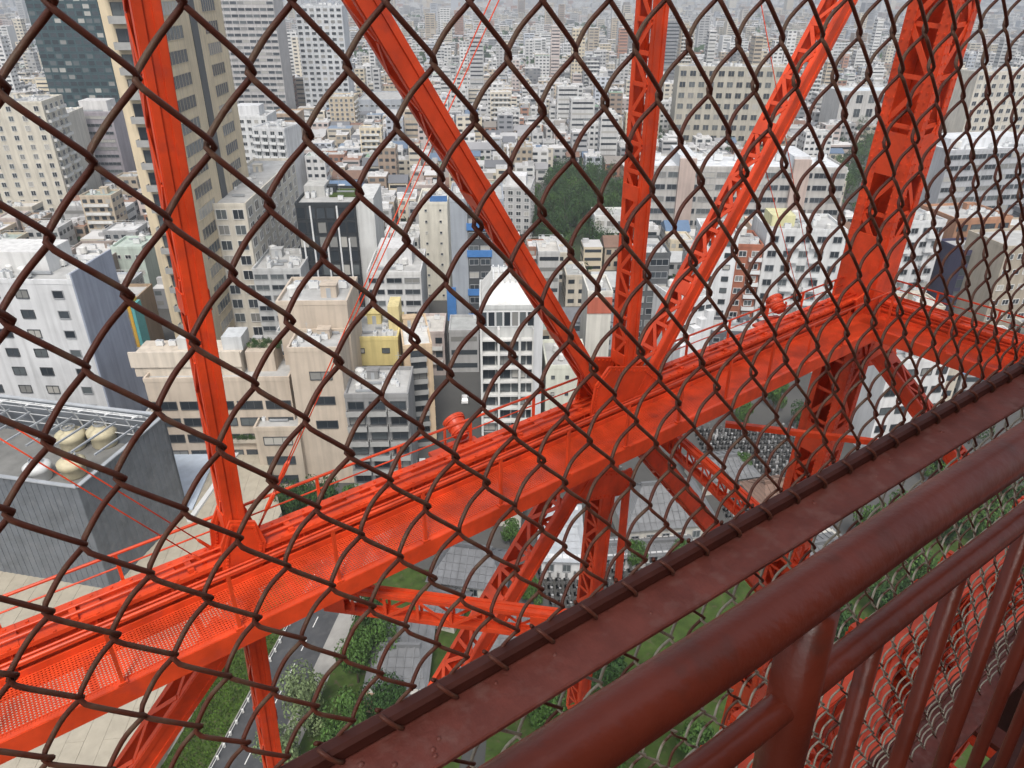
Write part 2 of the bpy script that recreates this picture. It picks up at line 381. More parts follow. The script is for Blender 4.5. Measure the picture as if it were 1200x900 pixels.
# --- grey building with white balcony grid
b = hero('apartment_block', 'slim grey apartment block with a white balcony grid and dark flank', 'building', 294, 334, 152, 248, 16, (.62,.63,.64), ang=14)
b.windows('front', 4, 12, b.W/4*.5, 1.8, frame=TRIM); b.balconies('front', 4, 12, b.W/4*.86, 1.1, m=WHITEM)
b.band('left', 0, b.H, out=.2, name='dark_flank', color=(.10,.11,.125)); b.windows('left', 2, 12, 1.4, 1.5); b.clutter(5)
b = hero('office_block', 'white stepped block directly behind the slim grey apartments', 'building', 262, 312, 138, 215, 20, (.66,.67,.67))
b.windows('front', 6, 9, 1.9, 1.6); b.block('penthouse', -6, 6, -4, 6, b.H, b.H+5, color=(.66,.67,.68)); b.clutter(5)
b = hero('office_block', 'brown banded office block beside the slim grey apartments', 'building', 318, 348, 135, 190, 18, (.42,.31,.22))
for k in range(7): b.windows('front', 1, 1, b.W*.9, b.H/7*.35, z0=b.H/7*k, z1=b.H/7*(k+1), style='wide', frame=DARKF)
b.clutter(3)
b = hero('apartment_block', 'tan apartment block with dark side near the far grey hall', 'building', 385, 414, 115, 158, 20, (.56,.47,.34))
b.windows('front', 5, 8, 1.6, 1.7); b.balconies('right', 3, 8, 5, 1.2, m=TRIM); b.clutter(3)
b = hero('warehouse', 'long low grey hall with plain walls on the far street', 'building', 420, 470, 118, 142, 50, (.40,.43,.47)); b.windows('front', 8, 2, 2.5, 1.4, style='single')

# --- white building at the left edge
WH = (.64,.65,.66)
b = hero('office_block', 'white office building at the left edge with two columns of dark windows', 'building', -75, 86, 332, 545, 15, WH, ang=4)
n = 10
b.windows('front', 1, n, 2.0, 1.5, u0=b.W/2-5.2, u1=b.W/2-1.6, style='single', frame=GREYF)
b.windows('front', 1, n, 2.4, 1.6, u0=b.W/2-13, u1=b.W/2-8.4, style='double', frame=DARKF)
b.windows('front', 2, n, 2.4, 1.6, u0=-b.W/2+1, u1=b.W/2-13.5, style='double', frame=DARKF)
b.band('right', 0, b.H+2.2, -b.D/2, b.D/2, .35, 'side_fin', color=(.33,.36,.44))
for k in range(9): b.unit('roof_unit', b.W/2-1.4, -b.D/2+1.0+k*1.5, z=b.H*.32+k*1.2, sc=.01) if False else None
b.block('penthouse', -b.W*.3, b.W*.22, -2, 6.5, b.H+.1, b.H+4.5, color=(.66,.66,.65)); b.clutter(10)
for k in range(12): b.unit('roof_unit', b.W/2-1.6, -5+k*.95, sc=.7)

# --- beige complex
BG = (.54,.46,.375)
b = hero('office_block', 'beige office tower with a chamfered corner bay and open roof terraces', 'building', 337, 398, 412, 566, 9, BG)
n = 7
b.windows('front', 1, 3, 4.2, 1.6, z0=b.H*.38, z1=b.H*.92, u0=-b.W*.22, u1=b.W*.38, style='wide', frame=DARKF)
b.windows('left', 1, n, 2.6, 1.5, style='double', frame=DARKF)
b.clutter(4, .8)
mainH, mainW = b.H, b.W
Pm = Vector(b.root.location) + GY*(4.5+7.2)
b = Bld('office_block', 'taller beige block with a railed plant roof behind the corner bay', 'building', Pm + GX*(-1.5), 0, mainW+4, 14, mainH+6, BG)
for k in range(4): b.unit('roof_unit', -b.W*.3+k*3.0, 2, sc=1.1)
b.unit('stair_house', b.W*.2, -2); b.unit('water_tank', -b.W*.32, -3)
# stepped wing
P, W, H = place(170, 338, 447, 560, 10)
wing = Bld('office_block', 'long beige stepped office wing with ribbon windows and planted terrace', 'building', P, 0, W, 10, H, BG)
n = 6; fh = H/n
for k in range(n-1):
    wing.windows('front', 5, 1, W/5*.84, fh*.42, z0=fh*k+fh*.1, z1=fh*(k+1)+fh*.1, style='wide', frame=DARKF)
wing.block('terrace_storey', -W/2-2.5, W/2-10, -2.5, 5, H, H+4.6, color=(.60,.53,.44))
wing.block('terrace_parapet', -W/2-2.9, W/2-9.7, -2.9, -2.5, H+2.2, H+5.6, color=(.64,.57,.48))
wing.block('roof_room', -W*.30, -W*.12, 0.5, 5, H+4.6, H+7.0, color=(.62,.62,.60)); wing.block('roof_room', W*.02, W*.16, 0, 5, H+4.6, H+7.5, color=(.55,.57,.58))
wing.block('planter', -W*.1, W*.5, -6.0, -5.01, H*.40, H*.40+.7, color=(.5,.45,.38))
for k in range(5): wing.unit('roof_unit', -W*.45+k*2.6, 2.5, z=H+4.6, sc=.8)
planter_spots = [(wing, W*x, -5.5, H*.40+.7) for x in (-.05,.03,.1,.17,.24,.31,.38,.45)]
roofgarden = [(wing, W*.22+dx, dy, H+4.7) for dx in (0,2.2,4.4) for dy in (1,3)]
wing.block('roof_room', W*.18, W*.38, -1, 5, H, H+4.6, color=BG)
# lower wall in front with three window bands
P, W, H = place(298, 350, 505, 572, 8)
b = Bld('annex_building', 'low beige annex with three dark window bands under the corner bay', 'building', P, 0, W, 8, H, (.50,.43,.35))
for k in range(3): b.windows('front', 1, 1, W*.62, H/3*.36, z0=H/3*k, z1=H/3*(k+1), style='wide', frame=DARKF)
b.clutter(2, .8)
# grey office behind
b = hero('office_block', 'pale grey office with ribbon windows between the tan tower and black glass block', 'building', 296, 352, 318, 402, 18, (.52,.53,.53))
n = 7
for k in range(n): b.windows('front', 3, 1, b.W/3*.8, b.H/n*.42, z0=b.H/n*k, z1=b.H/n*(k+1), style='wide', frame=GREYF)
b.windows('left', 3, n, 3, 1.6, style='wide', frame=GREYF); b.clutter(8)
# black glass block
b = hero('office_block', 'black glass office block with white fins and a green roof patch', 'building', 346, 415, 241, 385, 20, (.035,.04,.045), roofcol=(.42,.42,.41))
n = 9
b.windows('front', 6, n, b.W/6*.8, b.H/n*.74, style='single', frame=mat('black_frame', (.03,.032,.035), .4, .2, .4))
for k, u in enumerate((-.42,-.25,-.02,.2,.36)): b.band('front', 0, b.H*(1 if k % 2 else .75), u*b.W-.22, u*b.W+.22, .5, 'fin', WHITEM)
b.block('white_flank', b.W/2+.01, b.W/2+5.2, -8, 10, -.2, b.H+1.5, color=(.62,.63,.62))
b.block('roof_lawn', -b.W*.02, b.W*.44, -1, 8, b.H+.13, b.H+.5, SOIL); b.block('roof_room', -b.W*.46, -b.W*.1, 0, 8, b.H+.1, b.H+3.2, color=(.5,.5,.48)); b.clutter(4)
# yellow building
b = hero('apartment_block', 'yellow building with two small dark windows and roof plant', 'building', 407, 466, 399, 510, 14, (.66,.55,.24))
b.windows('front', 2, 5, 1.5, .95, style='double', frame=DARKF); b.block('turret', b.W*.28, b.W*.5, -2, 4, b.H, b.H+6, color=(.68,.58,.30)); b.clutter(9, .8)
b.band('front', b.H*.72, b.H*.75, out=.12, name='ledge', m=DARKF)
# grey balcony apartments in front
b = hero('apartment_block', 'dark grey apartment block with laundry lined balconies below the yellow building', 'building', 404, 478, 466, 568, 12, (.27,.27,.27))
n = 6
b.windows('front', 3, n, b.W/3*.7, 1.6, style='wide', frame=DARKF); b.balconies('front', 3, n, b.W/3*.92, 1.3, m=GREYB); b.clutter(8, .8)
# slender tan building
b = hero('apartment_block', 'slender tan apartment block with rounded balconies and white roof', 'building', 473, 506, 408, 520, 17, (.60,.46,.31), ang=-9, roofcol=(.66,.66,.64))
n = 9
b.windows('front', 1, n, b.W*.5, 1.4, style='double', frame=DARKF); b.balconies('front', 1, n, b.W*.58, 1.0, m=GREYB)
b.windows('right', 4, n, 1.3, 1.5, style='single', frame=TANF); b.clutter(4, .8)
# white grey office up the hill
b = hero('office_block', 'white office with grey window bands behind the slender tan block', 'building', 430, 493, 322, 412, 20, (.62,.62,.61))
n = 7
for k in range(n): b.windows('front', 3, 1, b.W/3*.82, b.H/n*.4, z0=b.H/n*k, z1=b.H/n*(k+1), style='wide', frame=GREYF)
b.block('penthouse', -b.W*.35, b.W*.3, -2, 8, b.H, b.H+5, color=(.62,.62,.62)); b.clutter(6)
# cream tower with blue board
b = hero('apartment_block', 'cream blank walled tower with a blue roof board', 'building', 490, 524, 240, 352, 18, (.68,.65,.56))
b.windows('front', 2, 9, .7, .7, style='single'); b.block('sign_board', -b.W*.1, b.W*.5, -8.5, -8, b.H, b.H+2.6, mat('blue_board', (.07,.18,.42), .5)); b.clutter(3)
# building with blue bands
b = hero('office_block', 'grey tower with bright blue bands up its dark central bay', 'building', 527, 590, 237, 402, 18, (.33,.36,.40))
n = 11; BLUE = mat('blue_panel', (.06,.19,.46), .45, .15, 1)
b.band('front', 0, b.H, -b.W*.18, b.W*.26, .12, 'window_bay', DARKF)
for k in range(n):
    z0 = b.H/n*k
    o = [link('window', window_mesh(b.W*.17, b.H/n*.42, 'double', GREYF), b.root, (b.W*(-.07+.22*q), -b.D/2-.13, z0+b.H/n*.6)) for q in (0, 1)]
for k in (2, 4, 7, 9): b.band('front', b.H/n*k, b.H/n*k+b.H/n*.5, -b.W*.2, b.W*.28, .5, 'blue_band', BLUE)
b.band('front', b.H*.18, b.H*.42, -b.W*.62, -b.W*.44, .6, 'blue_sign', BLUE); b.clutter(5)
b = hero('apartment_block', 'grey apartment slab at the foot of the wooded hill', 'building', 584, 622, 222, 285, 20, (.45,.45,.45), ang=8)
b.windows('front', 4, 8, 1.8, 1.5); b.windows('right', 4, 8, 1.6, 1.5); b.block('penthouse', -4, 4, -4, 4, b.H, b.H+4, color=(.7,.7,.7)); b.clutter(4)
# white framed tower left of the node
b = hero('office_block', 'white framed office block with a sloped roof screen and open grey storeys', 'building', 562, 636, 362, 506, 16, (.55,.56,.55), roofcol=(.7,.7,.69))
n = 9; fh = b.H/n
GG = mat('green_glass', (.30,.36,.31), .3, .2, .4, spec=.5)
b.windows('front', 8, 1, b.W/8*.78, fh*.95, z0=fh*(n-1.25), z1=fh*(n-.1), style='single', frame=WHITEM)
for k in range(n-2):
    b.windows('front', 4, 1, b.W/4*.84, fh*.62, z0=fh*k, z1=fh*(k+1), style='wide', frame=DARKF)
    b.band('front', fh*(k+1)-.22, fh*(k+1)+.22, out=1.3, name='floor_slab', m=TRIM)
for u in (-.5,-.22,.12,.34): b.band('front', 0, b.H-fh*1.2, u*b.W-.25+.25, u*b.W+.5, 1.6, 'column', TRIM)
b.block('corner_shaft', b.W*.36, b.W*.5, -b.D/2-2.0, -b.D/2-.01, 0, b.H, color=(.58,.59,.60))
mbx = MB(); w2, d2 = b.W/2, b.D/2
mbx.add([(-w2,-d2,b.H+.02),(w2,-d2,b.H+.02),(w2,d2,b.H+.02),(-w2,d2,b.H+.02),(-w2+3,-d2+5,b.H+4.5),(w2-3,-d2+5,b.H+4.5),(w2-3,d2-2,b.H+4.5),(-w2+3,d2-2,b.H+4.5)],
        [(4,5,6,7),(0,1,5,4),(1,2,6,5),(2,3,7,6),(3,0,4,7)]); mbx.build('roof_screen', TRIM, b.root)
for k in range(7): b.block('roof_louvre', -w2+3+k*(b.W-6.5)/6, -w2+3.3+k*(b.W-6.5)/6, -d2+4.5, d2-2, b.H+4.51, b.H+5.3, WHITEM)
for k in range(4): b.unit('roof_unit', -w2*.5+k*2.0, 3, z=b.H+4.5, sc=.9)
# white tower with a red top
b = hero('apartment_block', 'narrow white tower with a brick red top behind the tower node', 'building', 689, 718, 345, 450, 12, (.66,.64,.58))
b.band('front', b.H*.80, b.H*.97, out=.2, name='red_band', color=(.48,.13,.08)); b.clutter(2); b.windows('right', 2, 8, 1.2, 1.4)
b = hero('annex_building', 'low cream building with a few tiny square windows beside the white framed office', 'building', 640, 690, 432, 508, 14, (.62,.63,.54))
b.windows('front', 3, 4, .7, .7, style='single', frame=DARKF); b.clutter(3, .8)
b = hero('office_block', 'dark office block with grey bands just behind the node gusset', 'building', 736, 786, 300, 412, 16, (.10,.105,.11))
for k in range(8): b.windows('front', 2, 1, b.W*.42, b.H/8*.46, z0=b.H/8*k, z1=b.H/8*(k+1), style='wide', frame=GREYF)
b.clutter(5)
b = hero('townhouse', 'small white house with three window rows in front of the wooded hill', 'house', 697, 736, 255, 296, 12, (.68,.68,.66))
for k in range(3): b.windows('front', 3, 1, b.W/3*.76, b.H/3*.42, z0=b.H/3*k, z1=b.H/3*(k+1), style='wide', frame=TRIM)
# right side cluster
b = hero('apartment_block', 'white apartment block with a column of small dark windows beside the brick block', 'building', 826, 866, 278, 410, 15, (.67,.68,.69), ang=6)
b.windows('front', 2, 10, 1.7, 1.2, style='single', frame=DARKF); b.windows('left', 3, 10, 1.6, 1.2); b.clutter(3)
b = hero('apartment_block', 'brick red apartment block with white window bays', 'building', 864, 894, 290, 402, 14, (.36,.13,.075), ang=6)
b.windows('front', 2, 8, 2.0, 1.5, style='double', frame=WHITEM); b.balconies('front', 1, 8, b.W*.5, 1.0, m=WHITEM, u0=0, u1=b.W/2); b.clutter(3)
b = hero('apartment_block', 'peach coloured block topping the row behind the brick apartments', 'building', 882, 912, 270, 330, 14, (.70,.50,.36), ang=6); b.windows('front', 2, 5, 1.4, 1.3)
b = hero('apartment_block', 'big white apartment block left of the corner leg', 'building', 900, 992, 272, 402, 16, (.64,.65,.65), ang=4)
b.windows('front', 5, 8, 2.3, 1.7, style='double', frame=GREYF); b.balconies('front', 2, 8, b.W*.17, 1.2, m=WHITEM, u0=-b.W*.3, u1=b.W*.3)
b.block('roof_room', -b.W*.4, -b.W*.1, -3, 5, b.H, b.H+3.2, color=(.62,.60,.35)); b.clutter(5)
b = hero('townhouse', 'white terraced houses stepping down below the white apartments', 'house', 792, 838, 352, 430, 14, (.70,.71,.72), ang=-18)
for k in range(5): b.block('step', -b.W/2+b.W/5*k, -b.W/2+b.W/5*(k+1)-.05, -b.D/2-4+k*.6, -b.D/2-.01, 0, b.H*(.45+.1*k), color=(.70,.71,.72))
b.windows('front', 5, 4, 1.5, 1.2, style='single', frame=DARKF); b.clutter(3)
b = hero('office_block', 'dark grey low block at the base of the brick apartments', 'building', 834, 898, 392, 432, 10, (.12,.125,.14), ang=4)
b.windows('front', 5, 3, 1.6, 1.2, style='single', frame=GREYF); b.clutter(4)
b = hero('apartment_block', 'white apartment block with slanted roof just right of the corner leg', 'building', 1050, 1112, 262, 372, 16, (.63,.64,.65), ang=-8)
b.windows('front', 4, 7, 2.2, 1.6, style='double', frame=GREYF); b.balconies('front', 2, 7, b.W*.2, 1.1, m=WHITEM); b.clutter(4)
b = hero('office_block', 'orange brown office block by the right edge of the view', 'building', 1118, 1190, 258, 350, 18, (.42,.22,.13), ang=-8)
for k in range(6): b.windows('front', 4, 1, b.W/4*.7, b.H/6*.4, z0=b.H/6*k, z1=b.H/6*(k+1), style='double', frame=DARKF)
b.clutter(4)
b = hero('office_block', 'dark violet glass block in front of the orange brown office', 'building', 1128, 1172, 296, 378, 12, (.055,.05,.10), ang=-8)
b.windows('front', 4, 6, b.W/4*.8, b.H/6*.6, style='single', frame=DARKF)
b = hero('office_block', 'tan office block at the right edge beside the violet glass block', 'building', 1176, 1260, 290, 395, 16, (.40,.35,.28), ang=-8)
b.windows('front', 6, 6, 2, 1.5)
b = hero('apartment_block', 'white low block peeping out below the right girder', 'building', 1040, 1120, 425, 530, 14, (.68,.68,.68), ang=-8)
b.windows('front', 4, 5, 2.4, 1.5, style='double', frame=DARKF); b.clutter(6)
# long beige gridded building, striped hall with pink pillars
b = hero('office_block', 'long beige building with a regular window grid beyond the right brace', 'building', 797, 930, 80, 180, 18, (.45,.42,.35), ang=5)
b.windows('front', 12, 8, b.W/12*.62, b.H/8*.5, style='double', frame=mat('beige_frame', (.5,.46,.38), .8, .15, .3)); b.clutter(8, 1.3)
b = hero('institute_building', 'wide institute building with pinkish pillars, pale roofs and window bands', 'building', 764, 992, 198, 282, 24, (.47,.455,.43), ang=3, roofcol=(.68,.70,.72))
n = 6
for k in range(n): b.windows('front', 12, 1, b.W/12*.86, b.H/n*.4, z0=b.H/n*k, z1=b.H/n*(k+1), style='wide', frame=GREYF)
for u in (-.36, .22): b.block('pillar', u*b.W, u*b.W+b.W*.085, -b.D/2-1.6, -b.D/2-.01, 0, b.H+4, color=(.50,.40,.355)); b.block('pillar_roof', u*b.W, u*b.W+b.W*.085, -b.D/2+.02, b.D/2-2, b.H+.2, b.H+5, color=(.66,.68,.70))
for k in range(9): b.unit('roof_unit', -b.W*.45+k*b.W*.11, 3, sc=2)
b = hero('museum_building', 'pale columned building with a broad roof between brace and corner leg', 'building', 985, 1062, 108, 156, 26, (.55,.54,.52), ang=-4, roofcol=(.6,.66,.70))
b.windows('front', 5, 3, b.W/5*.5, b.H/3*.6, style='double')
b = hero('apartment_block', 'big cream apartment block with a dense window grid at the right edge', 'building', 1140, 1250, 85, 182, 22, (.62,.58,.50), ang=-10)
b.windows('front', 11, 10, b.W/11*.55, b.H/10*.5, style='double'); b.clutter(5, 1.5)
b = hero('office_block', 'grey striped office block with white roof plant right of the corner leg', 'building', 1106, 1240, 176, 262, 26, (.45,.46,.48), ang=-10, roofcol=(.7,.72,.74))
n = 7
for k in range(n): b.windows('front', 8, 1, b.W/8*.9, b.H/n*.42, z0=b.H/n*k, z1=b.H/n*(k+1), style='wide', frame=GREYF)
b.block('penthouse', -b.W*.4, b.W*.4, -6, 8, b.H, b.H+4, color=(.68,.70,.72)); b.clutter(8, 1.5)
b = hero('apartment_block', 'slim tan banded building with coloured mural behind the white left edge office', 'building', 112, 150, 362, 440, 16, (.34,.25,.17))
for k in range(8): b.windows('front', 2, 1, b.W*.4, b.H/8*.4, z0=b.H/8*k, z1=b.H/8*(k+1), style='wide', frame=GREYF)
b.block('mural_panel', b.W/2+.02, b.W/2+.8, -8.4, -4, b.H*.35, b.H*1.1, mat('ochre_mural', (.72,.42,.05), .6)); b.block('mural_panel', b.W/2+.9, b.W/2+1.7, -8.4, -4, b.H*.3, b.H*1.05, mat('turquoise_mural', (.12,.42,.42), .6))
b = hero('hall_building', 'rounded brown hall with pale rim roof left of the tan tower', 'building', 66, 128, 305, 352, 18, (.30,.25,.22), roofcol=(.62,.61,.59)); b.clutter(4)
b = hero('annex_building', 'pale green roofed house before the tan tower base', 'house', 130, 166, 292, 345, 12, (.52,.60,.54), roofcol=(.50,.57,.52)); b.windows('front', 3, 3, 1.8, 1.2); b.clutter(2)
N_HERO = len(footprints)

# ------------------------------------------------------------------ grounds near the tower
def clip(poly, a, b, keep_left=True):
    out = []
    def side(p): 
        s = (b[0]-a[0])*(p[1]-a[1])-(b[1]-a[1])*(p[0]-a[0]); return s if keep_left else -s
    for i in range(len(poly)):
        p, q = poly[i], poly[(i+1) % len(poly)]; sp, sq = side(p), side(q)
        if sp >= 0: out.append(p)
        if (sp >= 0) != (sq >= 0):
            t = sp/(sp-sq); out.append((p[0]+(q[0]-p[0])*t, p[1]+(q[1]-p[1])*t))
    return out
def area2(p): return sum(p[i][0]*p[(i+1) % len(p)][1]-p[(i+1) % len(p)][0]*p[i][1] for i in range(len(p)))
def ccw(p): return p if area2(p) > 0 else p[::-1]

# road beside the tower grounds
rA, rB = atZ(265, 883, 0), atZ(349, 724, 0); rd = (rB-rA); rd.z = 0; rd.normalize(); rn = Vector((rd.y, -rd.x, 0))
if (atZ(401, 712, 0)-rB).dot(rn) < 0: rn = -rn
roadw = max(6.0, (atZ(401, 712, 0)-rB).dot(rn))
r0, r1 = rA-rd*60, rB+rd*34
mb = MB(); mb.add([r0-rn*1.2+Vector((0,0,.02)), r0+rn*roadw+Vector((0,0,.02)), r1+rn*roadw+Vector((0,0,.02)), r1-rn*1.2+Vector((0,0,.02))], [(0,1,2,3)])
struct('road', mb, ASPH)
def strip(name, o0, o1, z, m, a=r0, bb=r1, h=.0):
    p = [a+rn*o0, a+rn*o1, bb+rn*o1, bb+rn*o0]; p = ccw([(q.x,q.y) for q in p]); mb = MB(); mb.prism(p, -.2, z); return struct(name, mb, m)
strip('kerb', -1.35, -1.2, .15, CONC); strip('kerb', roadw, roadw+.25, .15, CONC)
strip('pavement', roadw+.25, roadw+3.0, .13, CONC); strip('lawn', -7.8, -1.35, .10, SOIL); strip('path', -10.0, -7.8, .12, CONC); strip('lawn', -17.5, -10.0, .10, SOIL)
strip('lawn', roadw+3.0, roadw+26, .09, SOIL, r0, r0+rd*100)
mb = MB(); L = (r1-r0).length; k = 0.0
while k < L:
    p = r0+rd*k+rn*(roadw*.5); mb.obox(p+Vector((0,0,.026)), rd*1.2, rn*.07, Vector((0,0,.003))); k += 5
struct('road_marking', mb, LINE)['kind'] = 'structure'
# white chain of guard blocks along the road
guard = thing('road_guard', 'row of small white posts and rail along the road below the walkway', 'guard rail', tuple(r0-rn*.7))
mbg = MB(); mbg.obox((0,0,.35),(.14,0,0),(0,.14,0),(0,0,.35)); gm = mbg.mesh('post', LINE)
k = 2.0; rv = []
while k < L-2:
    q = rd*k; link('post', gm, guard, (q.x, q.y, .02), random.uniform(0, 1)); k += 1.9
mbg = MB(); mbg.bar(rd*1, rd*(L-2), .07, .07); o = mbg.build('rail', LINE, guard); o.location.z = .55

def blades(name, poly, n, h, m):
    mb = MB(); xs = [p[0] for p in poly]; ys = [p[1] for p in poly]; tries = 0; P = ccw(poly)
    def inside(x, y): return all((P[(i+1) % len(P)][0]-P[i][0])*(y-P[i][1])-(P[(i+1) % len(P)][1]-P[i][1])*(x-P[i][0]) >= 0 for i in range(len(P)))
    c = 0
    while c < n and tries < n*4:
        tries += 1; x, y = random.uniform(min(xs), max(xs)), random.uniform(min(ys), max(ys))
        if not inside(x, y): continue
        a = random.uniform(0, 6.28); w = random.uniform(.1,.25); hh = h*random.uniform(.5,1.3); dx, dy = math.cos(a)*w, math.sin(a)*w
        mb.add([(x-dx,y-dy,.1),(x+dx,y+dy,.1),(x+dy*.6,y-dx*.6,.1+hh)], [(0,1,2)]); c += 1
    o = mb.build(name, m, kind='stuff'); return o
def quadpoly(o0, o1, k0, k1): return [tuple((r0+rd*k+rn*o)[:2]) for o, k in ((o0,k0),(o1,k0),(o1,k1),(o0,k1))]
o = blades('grass', quadpoly(-7.7, -1.5, 40, 115), 14000, .35, GRASS); o['label'] = 'rough green grass strip beside the road'
o = blades('grass', quadpoly(-17.4, -10.1, 40, 115), 14000, .5, GRASS); o['label'] = 'rough grass beyond the narrow path by the slab roof'

# beige slab roof of the low hall
ZS = 6.0
sp = [atZ(x, y, ZS) for x, y in ((302,499),(330,600),(245,745),(150,915),(-90,1010),(-220,760),(60,560),(190,500))]
sp = ccw([(p.x,p.y) for p in sp])
low = thing('low_hall', 'low hall with a wide beige slab roof beside the dark metal hall', 'building', (0,0,0))
mb = MB(); mb.prism(sp, -.3, ZS-.06); mb.build('wall', WALL, low, color=(.42,.38,.31))
e0, e1 = atZ(302,499,ZS), atZ(150,915,ZS); sdv = (e1-e0); sdv.z = 0; sdv.normalize(); snv = Vector((-sdv.y, sdv.x, 0))
c0 = Vector((sum(p[0] for p in sp)/len(sp), sum(p[1] for p in sp)/len(sp), 0))
for i in range(-26, 27):
    q = clip(sp, c0+snv*(i*2.4+.04), c0+snv*(i*2.4+.04)+sdv, True); q = clip(q, c0+snv*((i+1)*2.4), c0+snv*((i+1)*2.4)+sdv, False) if len(q) > 2 else q
    if len(q) < 3: continue
    for j in range(-8, 9):
        jj = j*9.0+(i % 2)*4.5
        s2 = clip(q, c0+sdv*(jj+.04), c0+sdv*(jj+.04)-snv, True)
        s2 = clip(s2, c0+sdv*(jj+9.0), c0+sdv*(jj+9.0)-snv, False) if len(s2) > 2 else s2
        if len(s2) < 3 or abs(area2(s2)) < .6: continue
        mb = MB(); mb.prism(ccw(s2), ZS-.055, ZS+.02+random.uniform(0,.02)); mb.build('roof_slab', BEIGE, low)
def kerbline(parent, pts, w, h, z, m, name='coping', color=None):
    mb = MB()
    for a, b2 in zip(pts[:-1], pts[1:]): mb.bar(Vector((a.x,a.y,z+h/2)), Vector((b2.x,b2.y,z+h/2)), w, h)
    return mb.build(name, m, parent, color=color)
kerbline(low, [atZ(190,500,ZS), atZ(302,499,ZS)], .9, .6, ZS, WHITEM)
kerbline(low, [atZ(302,499,ZS), atZ(222,612,ZS)], .9, .6, ZS, WHITEM)
pb = [atZ(x, y, ZS) for x, y in ((196,520),(262,516),(226,598),(205,600))]
mb = MB(); mb.prism(ccw([(p.x,p.y) for p in pb]), ZS, ZS+.35); mb.build('blue_roof_panel', mat('pale_blue_roof', (.50,.57,.66), .5, .15, .6), low)

# dark corrugated hall with its rooftop plant
G = atZ(141, 722, 0); v = ray(88, 572); hH = CAMH+v.z*math.hypot(G.x,G.y)/math.hypot(v.x,v.y)
Rr = atZ(192, 487, hH); er = Vector((Rr.x-G.x, Rr.y-G.y, 0)); Lr = er.length; er.normalize(); el = Vector((-er.y, er.x, 0))
Ll = 42.0
hall = thing('corrugated_hall', 'dark grey corrugated metal hall with open roof plant at the left edge', 'building', (G.x,G.y,0))
def corr_wall(a, d, nrm, L, z0, z1, name):
    mb = MB(); n = int(L/.6); vs_ = []
    for i in range(n+1):
        p = a+d*(L*i/n)
        for o in ((0.0,.06) if i % 2 == 0 else (.06,0.0)): vs_.append((p+nrm*o+d*(.0), 0))
    pts = [q[0] for q in vs_]
    N = len(pts); mb.add([(p.x,p.y,z0) for p in pts]+[(p.x,p.y,z1) for p in pts], [(i,i+1,N+i+1,N+i) for i in range(N-1)])
    # flat inner leaf gives the wall its thickness
    mid = a+d*(L/2)-nrm*.2; mb.obox(Vector((mid.x,mid.y,(z0+z1)/2)), d*(L/2), nrm*.18, Vector((0,0,(z1-z0)/2)))
    return mb.build(name, CORR, hall)
O = Vector((0,0,0))
corr_wall(O, er, -el, Lr, -.3, hH, 'wall'); corr_wall(O, el, -er, Ll, -.3, hH, 'wall')
corr_wall(er*Lr, el, er, Ll, -.3, hH, 'wall'); corr_wall(el*Ll, er, el, Lr, -.3, hH, 'wall')
mb = MB()
q = [O, er*Lr, er*Lr+el*Ll, el*Ll]; mb.prism(ccw([(p.x,p.y) for p in q]), hH-7.2, hH-7.0); mb.build('roof', ROOF, hall, color=(.22,.22,.21))
mb = MB()
for a, d, L in ((O,er,Lr),(O,el,Ll),(er*Lr,el,Ll),(el*Ll,er,Lr)): mb.bar(Vector((a.x,a.y,hH+.1)), Vector(((a+d*L).x,(a+d*L).y,hH+.1)), .7, .2)
mb.build('coping', GREYM, hall)
for i in range(7):                                   # curved pipe screen round the plant
    a0 = er*(Lr*.96)+el*(1.0+i*5.2)
    mb = MB(); pts = []
    for k in range(9):
        t = k/8; pts.append(Vector((a0.x, a0.y, hH-6.5))-er*(Lr*.0)+Vector((0,0,9.5*math.sin(t*math.pi*.5)))-er*(5.5*(1-math.cos(t*math.pi*.5))))
    mb.tube(pts, .13, 6); mb.build('screen_rib', WHITEM, hall, smooth=True)
for k in range(6):
    t = (k+1)/6.5; p0 = er*(Lr*.96)-er*(5.5*(1-math.cos(t*math.pi*.5)))+Vector((0,0,hH-6.5+9.5*math.sin(t*math.pi*.5)))
    mb = MB(); mb.tube([p0+el*.5, p0+el*34], .09, 6); mb.build('screen_pipe', WHITEM, hall)
for i in range(9):
    p = el*(4+i*4.4)+er*(Lr*.45)
    mb = MB(); mb.bar(Vector((p.x,p.y,hH-1.2))+el*1, Vector((p.x,p.y,hH-1.2))+er*Lr*.45, .25, .3); mb.build('roof_beam', GREYM, hall)
CREAM = mat('tank_cream', (.56,.50,.34), .6, .2, .6)
tm = {}
for nm, mt in (('cream', CREAM), ('white', WHITEM)):
    mb = MB(); mb.lathe([(0,0),(1.6,0),(1.75,.3),(1.75,1.5),(2.1,1.9),(2.1,2.6),(1.5,3.0),(.9,3.05),(.9,3.5),(.75,3.5),(.7,3.1),(0,3.1)], n=20); tm[nm] = mb.mesh('tank', mt, True)
FANM = MB(); FANM.lathe([(.85,3.5),(.95,3.5),(.95,3.8),(.85,3.8)], n=16)
for k in range(4): FANM.obox((0,0,3.62),(.85*math.cos(k*.785),.85*math.sin(k*.785),0),(-.07*math.sin(k*.785),.07*math.cos(k*.785),0),(0,0,.02))
fan = FANM.mesh('fan_guard', GREYM)
